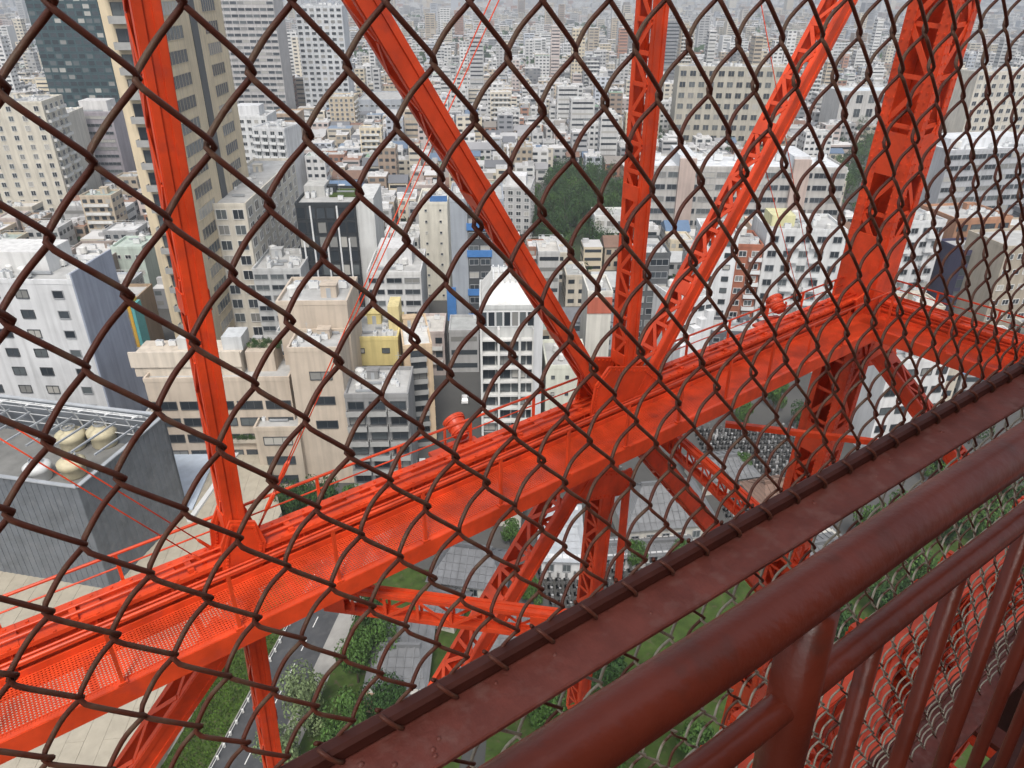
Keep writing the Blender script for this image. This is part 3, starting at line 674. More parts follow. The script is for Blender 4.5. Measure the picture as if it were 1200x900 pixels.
for (x, y, nm, sc, lab) in ((124,520,'cream',1.25,'cream cooling tower by the pipe screen corner of the hall roof'),(87,524,'cream',1.2,'cream cooling tower in the middle of the dark hall roof'),(48,560,'white',1.05,'small white cooling tower on the dark hall roof'),(88,556,'cream',1.1,'low cream cooling tower near the dark parapet')):
    p = atZ(x, y, hH-6.9)
    t = thing('cooling_tower', lab, 'cooling tower', (p.x,p.y,hH-7.0), group='cooling towers on the dark hall')
    a = link('tank', tm[nm], t); a.scale = (sc,)*3; a = link('fan_guard', fan, t); a.scale = (sc,)*3

# tiled roof halls, temple buildings
def hip(name, label, x, y, W, D, wh, rh, ang, roofm, wallcol=(.55,.53,.48), ridge=.5, cat='house', over=.8):
    G = atZ(x, y, wh); rz = -GA-R(ang)
    t = thing(name, label, cat, (G.x,G.y,0), rz)
    mb = MB(); mb.box(-W/2,W/2,-D/2,D/2,-.3,wh, bottom=False); mb.build('wall', WALL, t, color=wallcol)
    w, d = W/2+over, D/2+over; r = W/2*ridge
    n = 5; mb = MB()
    rings = [[(-w,-d),(w,-d),(w,d),(-w,d)]]
    prev = None
    for k in range(n+1):                             # slightly concave slopes in several courses
        f = k/n; z = wh-.25+rh*(f**1.25); xx = w+(r-w)*f; yy = d*(1-f)+.05
        ring = [(-xx,-yy,z),(xx,-yy,z),(xx,yy,z),(-xx,yy,z)]
        if prev: mb.add(prev+ring, [(i,(i+1)%4,4+(i+1)%4,4+i) for i in range(4)])
        else: mb.add(ring, [(3,2,1,0)])
        prev = [(p[0]*1.0,p[1]*1.0,p[2]+.06) for p in ring]
    mb.add(prev, [(0,1,2,3)])
    rf = mb.build('roof', roofm, t)
    mb = MB(); mb.box(-r-.3, r+.3, -.25, .25, wh-.3+rh, wh+rh+.45); mb.build('ridge', roofm, rf)
    seam = MB(); 
    for i in range(int(W/1.1)):
        u = -w+.5+i*1.1*(2*w/W)*.98
        rel = min(1.0, max(.0, (w-abs(u))/max(.01, (w-r))))
        for sgn in (-1, 1):
            zt = wh-.2+rh*(rel**1.25); a = Vector((u, sgn*d, wh-.14)); b2 = Vector((u*.995, sgn*(d*(1-rel)+.05), zt+.1))
            if (b2-a).length > .4:
                m1 = (a+b2)/2; f = rel/2; m1.z = wh-.16+rh*(f**1.25)+.06
                seam.bar(a, m1, .16, .12); seam.bar(m1, b2, .16, .12)
    if seam.v: seam.build('roof_rib', roofm, rf, kind='stuff')
    me = window_mesh(1.3, 1.5, 'double', GREYF)
    for i in range(max(1, int(W/3))): link('window', me, t, (-W/2+1.5+i*3.0*(W-3)/max(3, W-3), -D/2, wh*.55))
    return t
PALER = mat('pale_roof_sheet', (.42,.44,.46), .5, .12, .5, spec=.3); GREYR = mat('mid_grey_roof', (.17,.174,.18), .7, .25, .5, island=.15)
hip('temple_hall', 'dark tiled temple hall under the lower red brace', 553, 662, 12.5, 9, 4.5, 4.2, 12, TILER, ridge=.55, cat='temple')
hip('storage_house', 'white roofed long house between brace and red post', 657, 622, 7, 15, 5, 1.2, 4, PALER, (.7,.7,.7), .85)
hip('temple_hall', 'large grey tiled temple hall below the node to the right', 775, 590, 17, 13, 6, 5.0, -6, GREYR, ridge=.5, cat='temple')
hip('storage_house', 'long low grey roofed house in front of the large temple hall', 735, 640, 24, 4.5, 3.5, .7, -4, GREYR, (.6,.6,.6), .95)
hip('storage_house', 'mid grey roofed house beside the trees and cross strut', 470, 765, 8, 15, 4, 1.6, 2, GREYR, ridge=.7)
hip('storage_house', 'mid grey roofed house behind the fence bottom bar', 585, 745, 9, 12, 4, 1.6, 8, GREYR, ridge=.7)
hip('storage_house', 'small dark roofed house near the road bend', 520, 705, 6, 6, 3.5, 1.8, 20, TILER)
hip('storage_house', 'grey roofed house among the graves under the girder', 845, 545, 12, 9, 4, 2.2, -10, GREYR)
hip('storage_house', 'brown roofed cottage near the small trees right of the graves', 905, 575, 8, 8, 4, 2.4, -14, mat('brown_roof', (.19,.12,.09), .7, .2, .5))
hip('storage_house', 'grey roofed shed below the corner leg', 960, 640, 11, 8, 4, .8, -14, GREYR)
hip('storage_house', 'dark tiled house at the end of the street behind the girder', 590, 575, 8, 10, 5, 2.2, 8, TILER)
hip('storage_house', 'grey roofed store behind the girder at the street corner', 650, 540, 10, 8, 5, 1.5, 4, GREYR)
p = atZ(447, 838, 0)
sg = thing('notice_board', 'tan notice board wall at the edge of the trees', 'sign', (p.x,p.y,0), -GA-R(10))
mb = MB(); mb.box(-2.6,2.6,-.15,.15,.4,4.4); mb.build('panel', mat('tan_panel', (.45,.31,.21), .8, .15, 1), sg)
for sx in (-2.2, 2.2): mb = MB(); mb.box(sx-.12,sx+.12,.16,.4,0,4.2); mb.build('post', GREYM, sg)
mb = MB()
for k in range(5): mb.box(.2+k*.35,.2+k*.35+.2,-.165,-.152,2.6+.1*(k%2),3.3)
mb.build('lettering', DARKF, sg)

# graves: far too many and small to count
mb = MB()
def graves(poly, n):
    P = ccw([(atZ(x,y,0).x, atZ(x,y,0).y) for x, y in poly]); xs = [p[0] for p in P]; ys = [p[1] for p in P]; c = t = 0
    while c < n and t < n*6:
        t += 1; x, y = random.uniform(min(xs),max(xs)), random.uniform(min(ys),max(ys))
        g = Vector((x,y,0)); a_, b_ = togrid(g); a_ = round(a_/1.5)*1.5; b_ = round(b_/1.9)*1.9; g = grid(a_, b_)
        if not all((P[(i+1) % len(P)][0]-P[i][0])*(g.y-P[i][1])-(P[(i+1) % len(P)][1]-P[i][1])*(g.x-P[i][0]) >= 0 for i in range(len(P))): continue
        h = random.uniform(.9,1.9)
        mb.obox(g+Vector((0,0,.2)), GX*.5, GY*.5, Vector((0,0,.2))); mb.obox(g+Vector((0,0,.4+h/2)), GX*.2, GY*.17, Vector((0,0,h/2))); c += 1
graves([(628,655),(765,655),(745,725),(640,725)], 900); graves([(815,505),(930,500),(960,610),(850,612)], 1000); graves([(690,505),(735,560),(700,575),(650,570)], 250)
o = mb.build('gravestones', STONE, kind='stuff'); o['label'] = 'crowded grey gravestones of the temple cemetery'

# ------------------------------------------------------------------ trees
def make_crown(seed, n, light):
    rnd = random.Random(seed); mb = MB(); lobes = []
    for k in range(11):
        a = rnd.uniform(0, 6.28); r = rnd.uniform(0, .62); lobes.append((r*math.cos(a), r*math.sin(a), rnd.uniform(.30,.86), rnd.uniform(.22,.42)))
    for i in range(n):
        lx, ly, lz, lr = lobes[i % len(lobes)]
        while True:
            d = Vector((rnd.uniform(-1,1), rnd.uniform(-1,1), rnd.uniform(-1,1)))
            if .25 < d.length < 1: break
        d = d.normalized()*(d.length**.4)
        p = Vector((lx,ly,lz))+Vector((d.x*lr, d.y*lr, d.z*lr*.75))
        s = rnd.uniform(.025,.06); nrm = (d+Vector((rnd.uniform(-.7,.7),rnd.uniform(-.7,.7),rnd.uniform(-.2,.9)))).normalized()
        a = nrm.orthogonal().normalized(); q = rnd.uniform(0,6.28); b2 = nrm.cross(a); u = a*math.cos(q)+b2*math.sin(q); w = nrm.cross(u)
        mb.add([p-u*s, p+w*s*.6-nrm*s*.2, p+u*s, p-w*s*.6-nrm*s*.2], [(0,1,2,3)])
    return mb.mesh('crown', light)
def make_trunk(seed):
    rnd = random.Random(seed); mb = MB()
    mb.tube([(0,0,-.02),(.01,.0,.2),(.0,.02,.45),(.02,0,.7)], .05, 7, rads=[.05,.04,.03,.012])
    for k in range(6):
        a = k*1.05+rnd.uniform(0,.5); z = rnd.uniform(.22,.5); mb.tube([(0,0,z),(.25*math.cos(a),.25*math.sin(a),z+.16),(.45*math.cos(a),.45*math.sin(a),z+.26)], .02, 5, rads=[.022,.014,.006])
    return mb.mesh('trunk', BARK, True)
LEAFP = mat('leaf_pale', (.15,.20,.09), .6, .3, 3, island=.5, spec=.25)
crowns = [make_crown(s, 2600, m) for s, m in ((1,LEAF),(2,LEAFD),(3,LEAF),(4,LEAFD),(5,LEAFP))]
trunks = [make_trunk(s) for s in (1,2,3)]
fc = [make_crown(11, 700, LEAFD), make_crown(12, 700, LEAF), make_crown(13, 700, LEAFD)]
def tree(P, hgt, wid, ci, label, group=None, far=False, rnd=random):
    t = thing('tree', label, 'tree', (P.x,P.y,P.z), rnd.uniform(0,6.28), group)
    a = link('trunk', trunks[ci % 3], t); a.scale = (wid*.8, wid*.8, hgt)
    c = link('crown', (fc[ci % 3] if far else crowns[ci]), t); c.scale = (wid, wid, hgt)
    return t
for x, y, h, w, ci, lab in ((362,845,9,5.2,4,'pale blossoming tree beside the road and red post'),(338,905,8,4.5,4,'pale tree at the frame bottom beside the lower red column'),(392,900,8,4.6,0,'mid green tree below the pale blossoming tree'),
    (420,800,10,4.6,0,'bright green round tree by the guard rail bend'),(447,775,9,4.4,2,'green tree beside the grey roofed house'),(452,850,9,4.5,3,'dark tree before the tan notice board'),(415,865,9,4.6,2,'leafy tree between the pale tree and notice board'),
    (436,735,7,3.6,1,'small dark tree under the cross strut'),(378,603,10,4.6,1,'dark broad tree in front of the beige annex'),(345,612,9,4.2,3,'dark tree at the corner of the beige slab roof'),(415,600,7,3.4,0,'small green tree by the street behind the walkway'),(598,640,6,3,0,'small tree beside the dark temple hall'),(470,660,6,3.2,0,'little tree left of the dark temple hall'),
    (745,668,6,3.2,0,'small tree beside the red post and graves'),(870,500,8,3.6,2,'tree above the thin horizontal strut'),(905,480,9,4,0,'green tree close behind the right end of the girder'),(935,505,8,3.8,3,'dark tree right of the graves'),
    (868,560,6,3,0,'small tree between the graves'),(925,610,7,3.4,2,'tree at the lower end of the graves'),(1090,560,9,4.4,0,'green tree right of the corner leg above the rail'),(1135,520,10,4.6,1,'dark tree below the right girder'),(1175,470,10,4.6,0,'green tree under the right girder at the edge'),(620,712,6,3,0,'small tree beside the first row of graves'),(770,700,7,3.4,2,'small tree at the lower end of the cemetery'),(800,668,7,3.4,0,'little tree between the cemetery and lower right brace'),(690,738,7,3.4,3,'dark small tree close above the fence bar'),(1060,620,9,4.5,2,'green tree seen in the gap above the handrail'),(1110,640,9,5,3,'dark tree in the gap above the handrail by the edge'),(985,690,9,4.5,0,'tree glimpsed in the gap above the handrail')):
    tree(atZ(x, y, 0), h, w, ci, lab)
rt = random.Random(5)
hillpts = []
for k in range(400):
    x, y = rt.uniform(612, 745), rt.uniform(205, 300)
    if ((x-682)/62)**2+((y-258)/45)**2 < 1: hillpts.append((x,y))
for k, (x, y) in enumerate(hillpts[:90]):
    P = atZ(x, y, 0); zz = max(0.0, 10*(1-((x-682)/62)**2-((y-258)/45)**2)); P.z = zz*.7
    tree(P, rt.uniform(9,15), rt.uniform(4.5,7.5), k, 'dark green tree crowded on the wooded hill', 'trees on the wooded hill', True, rt)
mb = MB(); n = 40
cpts = [atZ(682+66*math.cos(a), 258+49*math.sin(a), 0) for a in [i*2*math.pi/n for i in range(n)]]; cc = atZ(682, 255, 0)
o0 = len(mb.v); mb.add([(p.x,p.y,-.1) for p in cpts]+[(cc.x+(p.x-cc.x)*.55,cc.y+(p.y-cc.y)*.55,6) for p in cpts]+[(cc.x,cc.y,8)], [(i,(i+1)%n,n+(i+1)%n,n+i) for i in range(n)]+[(n+i,n+(i+1)%n,2*n) for i in range(n)])
struct('hill', mb, mat('forest_floor', (.035,.05,.02), .95, .4, .1))
for nm, x0, rx, y0, ry, cnt in (('behind the corner leg',1015,42,205,52,38),('beside the cream apartment block',1120,38,165,16,20),('behind the middle red post',775,20,175,14,8),('below the long beige building',860,40,188,8,8),('beyond the long beige building',985,40,70,14,14)):
    for k in range(cnt):
        a = rt.uniform(0,6.28); r = math.sqrt(rt.random()); P = atZ(x0+rx*r*math.cos(a), y0+ry*r*math.sin(a), 0)
        tree(P, rt.uniform(10,15), rt.uniform(5,8), k, 'green tree in the clump '+nm, 'trees in the clump '+nm, True, rt)

# ------------------------------------------------------------------ the rest of the city
hero_rect = []
for o in list(C.objects):
    if o.type == 'EMPTY' and o.get('category') in ('building','tower','house','temple'):
        P = Vector(o.location); q = proj(P)
        ch = [c for c in o.children if c.name.split('.')[0] == 'wall']
        if not ch: continue
        pts = [o.matrix_basis @ Vector(c) for c in ch[0].bound_box]; pr = [proj(p) for p in pts]
        hero_rect.append((min(p[0] for p in pr), max(p[0] for p in pr), min(p[1] for p in pr), max(p[1] for p in pr), q[2], o['label']))
hero_rect.append((618, 742, 188, 284, proj(atZ(682,285,0))[2], 'wooded hill'))
def blocked(P, r):
    for (c, ang, W, D) in footprints[:N_HERO]:
        d = P-c; a = GA+ang; lx = d.x*math.cos(a)-d.y*math.sin(a); ly = d.x*math.sin(a)+d.y*math.cos(a)
        if abs(lx) < W/2+r and abs(ly) < D/2+r: return True
    return False
rf_ = random.Random(21)
PAL = [((.66,.66,.65),'white',10),((.60,.60,.59),'pale grey',9),((.46,.46,.46),'grey',6),((.60,.55,.46),'cream',7),((.50,.42,.32),'tan',5),((.33,.25,.19),'brown',2),((.24,.245,.26),'dark grey',3),((.42,.22,.15),'reddish brick',2),((.50,.53,.58),'bluish grey',3),((.64,.56,.42),'sandy',3),((.55,.47,.44),'pinkish',2)]
palw = [p[2] for p in PAL]
lots = []
def try_lot(a, b, w, d, h):
    P = grid(a, b); q = proj(P)
    if q[2] < 5 or q[0] < -90 or q[0] > 1290: return
    if q[1] > 505 or q[1] < -40: return
    if 745 < q[0] < 1000 and q[1] > 440: return
    if q[0] > 1000 and q[1] > 480: return
    if ((q[0]-682)/70)**2+((q[1]-258)/52)**2 < 1: return
    if ((q[0]-1015)/42)**2+((q[1]-215)/48)**2 < 1: return
    if blocked(P, max(w,d)/2+.6): return
    while True:
        t = proj(P-GY*(d/2)+Vector((0,0,h)))
        hit = any(x0-2 < t[0] < x1+2 and y0 < t[1] < y1-6-.16*(y1-y0) and q[2] < dd-3 for (x0,x1,y0,y1,dd,_) in hero_rect)
        if not hit: break
        h -= 3.0
        if h < 4: return
    ci = rf_.choices(range(len(PAL)), palw)[0]; fq = rf_.uniform(.8,1.12); c = tuple(max(.03, x*fq) for x in PAL[ci][0])
    lots.append(dict(P=P, w=w, d=d, h=h, ci=ci, c=c, q=q, t=t, size=w*h*F_PX*F_PX/(q[2]**2)))
b = 118.0; row = 0
while b < 950:
    dep = rf_.uniform(9,13) if b > 240 else rf_.uniform(11,15); a = -.95*b-40+rf_.uniform(0,10); k = 0
    while a < .95*b+60:
        w = rf_.choice([6,7,8,9,10,12,15])
        r = rf_.random()
        if b < 330: h = rf_.uniform(6,13) if r < .85 else rf_.uniform(14,22)
        elif b < 600: h = rf_.uniform(6,13) if r < .86 else rf_.uniform(14,30)
        else: h = rf_.uniform(6,16) if r < .86 else rf_.uniform(16,36) if r < .985 else rf_.uniform(45,65)
        if rf_.random() > .05: try_lot(a+w/2, b+dep/2+rf_.uniform(-1.5,1.5), w, dep*rf_.uniform(.75,.95), h)
        a += w+rf_.uniform(.8,2.5); k += 1
        if k % 4 == 3: a += 6
    row += 1; b += dep+(6.5 if row % 2 == 0 else 1.2)
lots.sort(key=lambda L: -L['size'])
short = []
for (x0,x1,y0,y1,dd,lab) in hero_rect:
    w = lab.split(); cut = next((i for i, t in enumerate(w) if t in ('with','behind','below','beside','at','in','between','directly','just','under','near','on','left','right','by','topping','standing','stepping','before','peeping','beyond','among','up') and i > 1), len(w)); short.append(' '.join(w[:min(cut,6)]))
ORD = ['','second ','third ','fourth ','fifth ','sixth ','seventh ','eighth ','ninth ','tenth ','eleventh ','twelfth ']
used = {}
def near_phrase(q):
    best = None
    for (x0,x1,y0,y1,dd,lab), s in zip(hero_rect, short):
        cx, cy2 = (x0+x1)/2, (y0*.35+y1*.65); d = math.hypot((q[0]-cx), (q[1]-cy2)*1.3)
        if best is None or d < best[0]: best = (d, cx, y1, dd, s)
    d, cx, y1, dd, s = best
    rel = 'behind' if q[2] > dd*1.12 else 'in front of' if q[2] < dd*.9 else ('left of' if q[0] < cx else 'right of')
    return rel, s
N_IND = 250
def lot_windows(mb, L, ox, oy, oz, rot, mi, simple=False):
    """window panes of one plain building in its own frame, joined"""
    w, d, h = L['w'], L['d'], L['h']; n = max(2, int(h/3.1)); fh = h/n; st = L['st']
    for k in range(n):
        z = fh*k+fh*.35; zz = z+fh*(.42 if st != 1 else .36)
        for f, (X, Lw) in enumerate((('f', w), ('r', d), ('l', d))):
            if L.get('faces') and X not in L['faces']: continue
            cols = 1 if st == 1 else max(1, int(Lw/(2.6 if not simple else 3.4)))
            for c in range(cols):
                u0 = -Lw/2+Lw*(c+(.2 if st != 1 else .06))/cols; u1 = -Lw/2+Lw*(c+(.8 if st != 1 else .94))/cols
                e = .05
                if X == 'f': P4 = [(u0,-d/2-e,z),(u1,-d/2-e,z),(u1,-d/2-e,zz),(u0,-d/2-e,zz)]
                elif X == 'r': P4 = [(w/2+e,u0,z),(w/2+e,u1,z),(w/2+e,u1,zz),(w/2+e,u0,zz)]
                else: P4 = [(-w/2-e,u1,z),(-w/2-e,u0,z),(-w/2-e,u0,zz),(-w/2-e,u1,zz)]
                P4 = [(ox+p[0]*rot[0]+p[1]*rot[1], oy+p[0]*rot[2]+p[1]*rot[3], oz+p[2]) for p in P4]
                mb.add(P4, [(0,1,2,3)], mi, (.05,.06,.07))
for L in lots: L['st'] = rf_.choice([0,0,0,1,1,2]); L['gable'] = L['h'] < 10 and rf_.random() < .45
ind = lots[:N_IND]
pitch_roofs = [(mat('slate_roof', (.17,.175,.19), .65, .25, .4), 'slate roof'), (mat('brown_tile_roof', (.20,.12,.085), .7, .25, .4), 'brown roof'), (mat('blue_tile_roof', (.12,.19,.30), .5, .2, .4), 'blue roof'), (mat('sheet_roof', (.45,.46,.46), .5, .2, .4), 'pale sheet roof')]
cnt_names = {}
for i, L in enumerate(ind):
    w, d, h = L['w'], L['d'], L['h']; fl = max(1, int(h/3.1)); rel, s = near_phrase(L['q'])
    cat = 'house' if L['gable'] or h < 9 else 'building'
    if L['gable']: pm, feat = rf_.choice(pitch_roofs)
    else: feat = rf_.choice(['flat roof','roof units','water tank','stair house','railed roof'])
    tall = 'low' if fl <= 2 else ('mid-rise' if fl < 7 else 'tall')
    base = f"{tall} {PAL[L['ci']][1]} {cat} with {feat} {rel} the {s}"
    k = used.get(base, 0); used[base] = k+1
    lab = base if k == 0 else f"{ORD[min(k,11)]}{base}"
    lab = ' '.join(lab.split()[:16])
    rc = rf_.choice([(.62,.62,.61),(.5,.5,.49),(.42,.43,.42),(.66,.66,.66),(.34,.40,.36),(.56,.54,.5)])
    bb = Bld('townhouse' if cat == 'house' else 'city_building', lab, cat, L['P'], 0, w, d, h, L['c'], rc, 'low city buildings around the tower', parapet=0 if L['gable'] else .8, plain=L['gable'])
    if L['gable']:
        mb = MB(); o = .4; rr = min(3.0, d*.28)
        mb.add([(-w/2-o,-d/2-o,h-.05),(w/2+o,-d/2-o,h-.05),(w/2+o,d/2+o,h-.05),(-w/2-o,d/2+o,h-.05),(-w/2-o+(0),0,h+rr),(w/2+o,0,h+rr)], [(3,2,1,0),(0,1,5,4),(2,3,4,5),(1,2,5),(3,0,4)])
        mb.build('roof', pm, bb.root)
    else:
        if feat == 'water tank': bb.unit('water_tank', w*.2, d*.1); bb.unit('roof_unit', -w*.2, -d*.1)
        elif feat == 'stair house': bb.unit('stair_house', rf_.uniform(-w*.15,w*.15), d*.15, sc=.9)
        elif feat == 'railed roof':
            mb = MB()
            for x0,y0,x1,y1 in ((-w/2,-d/2,w/2,-d/2),(w/2,-d/2,w/2,d/2),(w/2,d/2,-w/2,d/2),(-w/2,d/2,-w/2,-d/2)): mb.bar((x0,y0,h+1.5),(x1,y1,h+1.5),.08,.08)
            mb.build('roof_rail', WHITEM, bb.root, kind='stuff')
        for q in range(rf_.randint(2,6) if feat != 'flat roof' else 1): bb.unit('roof_unit', rf_.uniform(-w*.36,w*.36), rf_.uniform(-d*.36,d*.36), rz=rf_.choice([0,R(90)]), sc=rf_.uniform(.7,1.1))
    mb = MB(); vis = 'fr' if L['q'][0] < 600 else 'fl'; L['faces'] = vis
    if L['st'] == 2:
        for k in range(1, fl):
            bb.balconies('front', 1, 1, w*.8, 1.1, m=TRIM, z0=h/fl*k, z1=h/fl*(k+1))
    lot_windows(mb, L, 0, 0, 0, (1,0,0,1), 0); mb.build('windows', GLASSI, bb.root, kind='stuff')
# middle and far distance: one mass of buildings
mb = MB()
rot = (GX.x, GY.x, GX.y, GY.y)
def cbox(P, w, d, h, c, roof):
    ax, ay = GX*(w/2), GY*(d/2); z = Vector((0,0,h)); v8 = [P-ax-ay, P+ax-ay, P+ax+ay, P-ax+ay]
    o = [tuple(p) for p in v8]+[tuple(p+z) for p in v8]
    mb.add(o, [(0,1,5,4),(1,2,6,5),(2,3,7,6),(3,0,4,7)], 0, c); mb.add(o[4:], [(0,1,2,3)], 0, roof)
for L in lots[N_IND:]:
    g = rf_.choice([.45,.55,.62,.66,.5,.38]); rc = (g, g*.99, g*.97) if rf_.random() > .1 else rf_.choice([(.22,.28,.36),(.30,.18,.13),(.22,.33,.24)])
    if L['gable']:
        ax, ay, hh = GX*(L['w']/2+.4), GY*(L['d']/2+.4), L['h']; cbox(L['P'], L['w'], L['d'], hh, L['c'], L['c']); P = L['P']; z1 = Vector((0,0,hh-.1)); z2 = Vector((0,0,hh+min(3,L['d']*.27)))
        o6 = [P-ax-ay+z1, P+ax-ay+z1, P+ax+ay+z1, P-ax+ay+z1, P-ax+z2, P+ax+z2]
        mb.add(o6, [(0,1,5,4),(2,3,4,5),(1,2,5),(3,0,4)], 0, rf_.choice([(.16,.165,.18),(.2,.12,.09),(.3,.3,.31),(.45,.45,.45),(.13,.18,.26),(.24,.22,.2)]))
    else: cbox(L['P'], L['w'], L['d'], L['h'], L['c'], rc)
    w, d, h = L['w'], L['d'], L['h']
    for k in range(0 if L['gable'] else rf_.randint(1,5)):
        p = L['P']+GX*rf_.uniform(-w*.35,w*.35)+GY*rf_.uniform(-d*.35,d*.35)+Vector((0,0,h)); e = rf_.uniform(.8,2.2); g = rf_.uniform(.35,.7); cbox(p, e*1.4, e, e*rf_.uniform(.6,1.3), (g,g,g), (g,g,g))
    L['faces'] = 'fr' if L['q'][0] < 600 else 'fl'
    lot_windows(mb, L, L['P'].x, L['P'].y, 0, rot, 1, True)
o = mb.build('distant_buildings', [CITY, GLASSI], kind='stuff'); o['label'] = 'mass of small city buildings in the middle distance'
mb = MB(); b = 960.0
while b < 6500:
    step = 15+b*.008; a = -.85*b
    while a < .85*b:
        w = rf_.uniform(.45,.9)*step; r = rf_.random()
        h = rf_.uniform(6,14) if r < .80 else rf_.uniform(14,26) if r < .985 else rf_.uniform(30,60)
        P = grid(a+rf_.uniform(-4,4), b+rf_.uniform(-6,6)); q = proj(P)
        if -60 < q[0] < 1260 and rf_.random() > .06:
            ci = rf_.choices(range(len(PAL)), palw)[0]; fq = rf_.uniform(.75,1.1); c = tuple(max(.03,x*fq) for x in PAL[ci][0]); g = rf_.choice([.4,.5,.6,.66])
            if rf_.random() < .5: w *= .75
            dd = step*rf_.uniform(.4,.8); cbox(P, w, dd, h, c, (g,g,g))
            if b < 2600:
                nn = max(2, int(h/3.3)); Pf = P-GY*(dd/2+.1); fh = h/nn; cl = 1 if b > 1700 else rf_.choice([1,2,3,4])
                for k in range(nn):
                    for c_ in range(cl):
                        u0, u1 = GX*(w*(-.46+.92*(c_+.1)/cl)), GX*(w*(-.46+.92*(c_+.9)/cl)); z0, z1 = Vector((0,0,fh*(k+.35))), Vector((0,0,fh*(k+.75)))
                        mb.add([Pf+u0+z0, Pf+u1+z0, Pf+u1+z1, Pf+u0+z1], [(0,1,2,3)], 1, None)
        a += step*rf_.uniform(.8,1.25)
    b += step*.9
o = mb.build('far_city', [CITY, GLASSI], kind='stuff'); o['label'] = 'far city blocks fading towards the horizon'
# scattered greenery between the houses
mb = MB()
for k in range(900):
    x, y = rf_.uniform(-30,1230), 18+rf_.random()**1.2*330; P = atZ(x, y, 0)
    if blocked(P, 2): continue
    s = rf_.uniform(2.5,5.5) if y > 90 else rf_.uniform(5,16)
    for j in range(26):
        d = Vector((rf_.gauss(0,.45),rf_.gauss(0,.45),rf_.uniform(.3,1.3)))*s; e = s*rf_.uniform(.18,.34); n1 = Vector((rf_.uniform(-1,1),rf_.uniform(-1,1),rf_.uniform(0,1))).normalized(); u = n1.orthogonal().normalized()*e; w_ = n1.cross(u)
        p = P+d; mb.add([p-u,p+w_*.7,p+u,p-w_*.7], [(0,1,2,3)])
o = mb.build('scattered_greenery', LEAFD, kind='stuff'); o['label'] = 'scattered street trees and garden bushes between houses'

# ------------------------------------------------------------------ the lattice tower (heights below are relative to the camera, H = CAMH + z)
tower = thing('lattice_tower', 'red orange riveted steel lattice tower with walkway girder, braces and corner leg', 'tower', (0,0,0))
LEAN = .07                                           # the faces lean inwards
FA = R(2.3); EA = Vector((math.cos(FA), math.sin(FA), 0)); EB = Vector((-math.sin(FA), math.cos(FA), 0))
PF = Vector((2, 11, CAMH-9)); SC = 20.29; CORNER = PF+EA*SC
N1 = (EB+Vector((0,0,LEAN))).normalized(); N2 = (EA+Vector((0,0,LEAN))).normalized()
def onF1(x, y): v = ray(x, y); return CAM + v*(N1.dot(PF-CAM)/N1.dot(v))
def onF2(x, y): v = ray(x, y); return CAM + v*(N2.dot(CORNER-CAM)/N2.dot(v))
bar_cache = {}
def unit_bar(w, t):
    key = (round(w,3), round(t,3))
    if key not in bar_cache:
        mb = MB(); mb.box(-.5,.5,-w/2,w/2,-t/2,t/2); bar_cache[key] = mb.mesh('lacing_bar', RED)
    return bar_cache[key]
def place_bar(parent, A, B, w, t, nrm, name='lacing_bar'):
    A, B = Vector(A), Vector(B); d = B-A; L = d.length; d.normalize(); z = (nrm-d*nrm.dot(d)).normalized(); y = z.cross(d)
    o = link(name, unit_bar(w, t), parent)
    m = Matrix((d*L, y, z)).transposed().to_4x4(); m.translation = (A+B)/2; o.matrix_world = m; o.matrix_parent_inverse = Matrix(); return o
def rivets(mb, P, d, s, nrm, n, pitch):
    for i in range(n):
        c = P+d*(pitch*i); mb.obox(c+nrm*.012, d*.022, s*.022, nrm*.012)
def hidden_by_plate(*pts):
    for P in pts:
        q = proj(P)
        if q[2] > .3 and q[1] < 930-(q[0]-400)*.575 and -50 < q[0] < 1250: return False
    return True
def laced(name, A, B, wa, wn, nrm, step=None, label=None, single=True, flange=.055, barw=.07, xl=False, riv=False):
    """built-up member: two channels facing +-nrm, lacing bars on the two sides between them"""
    A, B = Vector(A), Vector(B); d = (B-A); L = d.length; d.normalize(); n = (nrm-d*nrm.dot(d)).normalized(); s = n.cross(d).normalized()
    mid = (A+B)/2; mb = MB(); t = .018
    for sg in (-1, 1):
        mb.obox(mid+n*(sg*wn/2), d*(L/2), s*(wa/2), n*t)                                  # web plate
        for e in (-1, 1):
            mb.obox(mid+n*(sg*(wn/2-flange/2-t))+s*(e*(wa/2-t)), d*(L/2-.002), s*t*.98, n*(flange/2))   # flanges
            ew = min(.055, wa*.15); mb.obox(mid+n*(sg*(wn/2+t+.012))+s*(e*(wa/2-ew-.012)), d*(L/2-.004), s*ew, n*.012)     # edge angles
    if riv:
        for e in (-1, 1): rivets(mb, A-n*(wn/2+t+.024)+s*(e*(wa/2-.07)), d, s, -n, int(L/.28), .28)
    for k in range(int(L/4)+1):                                                           # batten plates
        c = A+d*min(L-.3, .3+k*4.0)
        for e in (-1, 1): mb.obox(c+s*(e*(wa/2+.013)), d*.16, s*.012, n*(wn/2-.02))
    part = mb.build(name, RED, tower)
    if label: part['label'] = label
    step = step or wn*1.15; m = max(2, int(L/step)); st = L/m
    for e in (-1, 1):
        for k in range(m):
            a = A+d*(st*k+.02)+s*(e*(wa/2+.008)); b2 = A+d*(st*(k+1)-.02)+s*(e*(wa/2+.008))
            f = 1 if k % 2 else -1; hw = wn/2-.06
            place_bar(part, a+n*(hw*f), b2-n*(hw*f), barw, .016, s*e)
            if xl: place_bar(part, a-n*(hw*f)+s*(e*.017), b2+n*(hw*f)+s*(e*.017), barw, .016, s*e)
            elif single: place_bar(part, b2-n*hw+s*(e*.004), b2+n*hw+s*(e*.004), barw, .016, s*e)
    return part
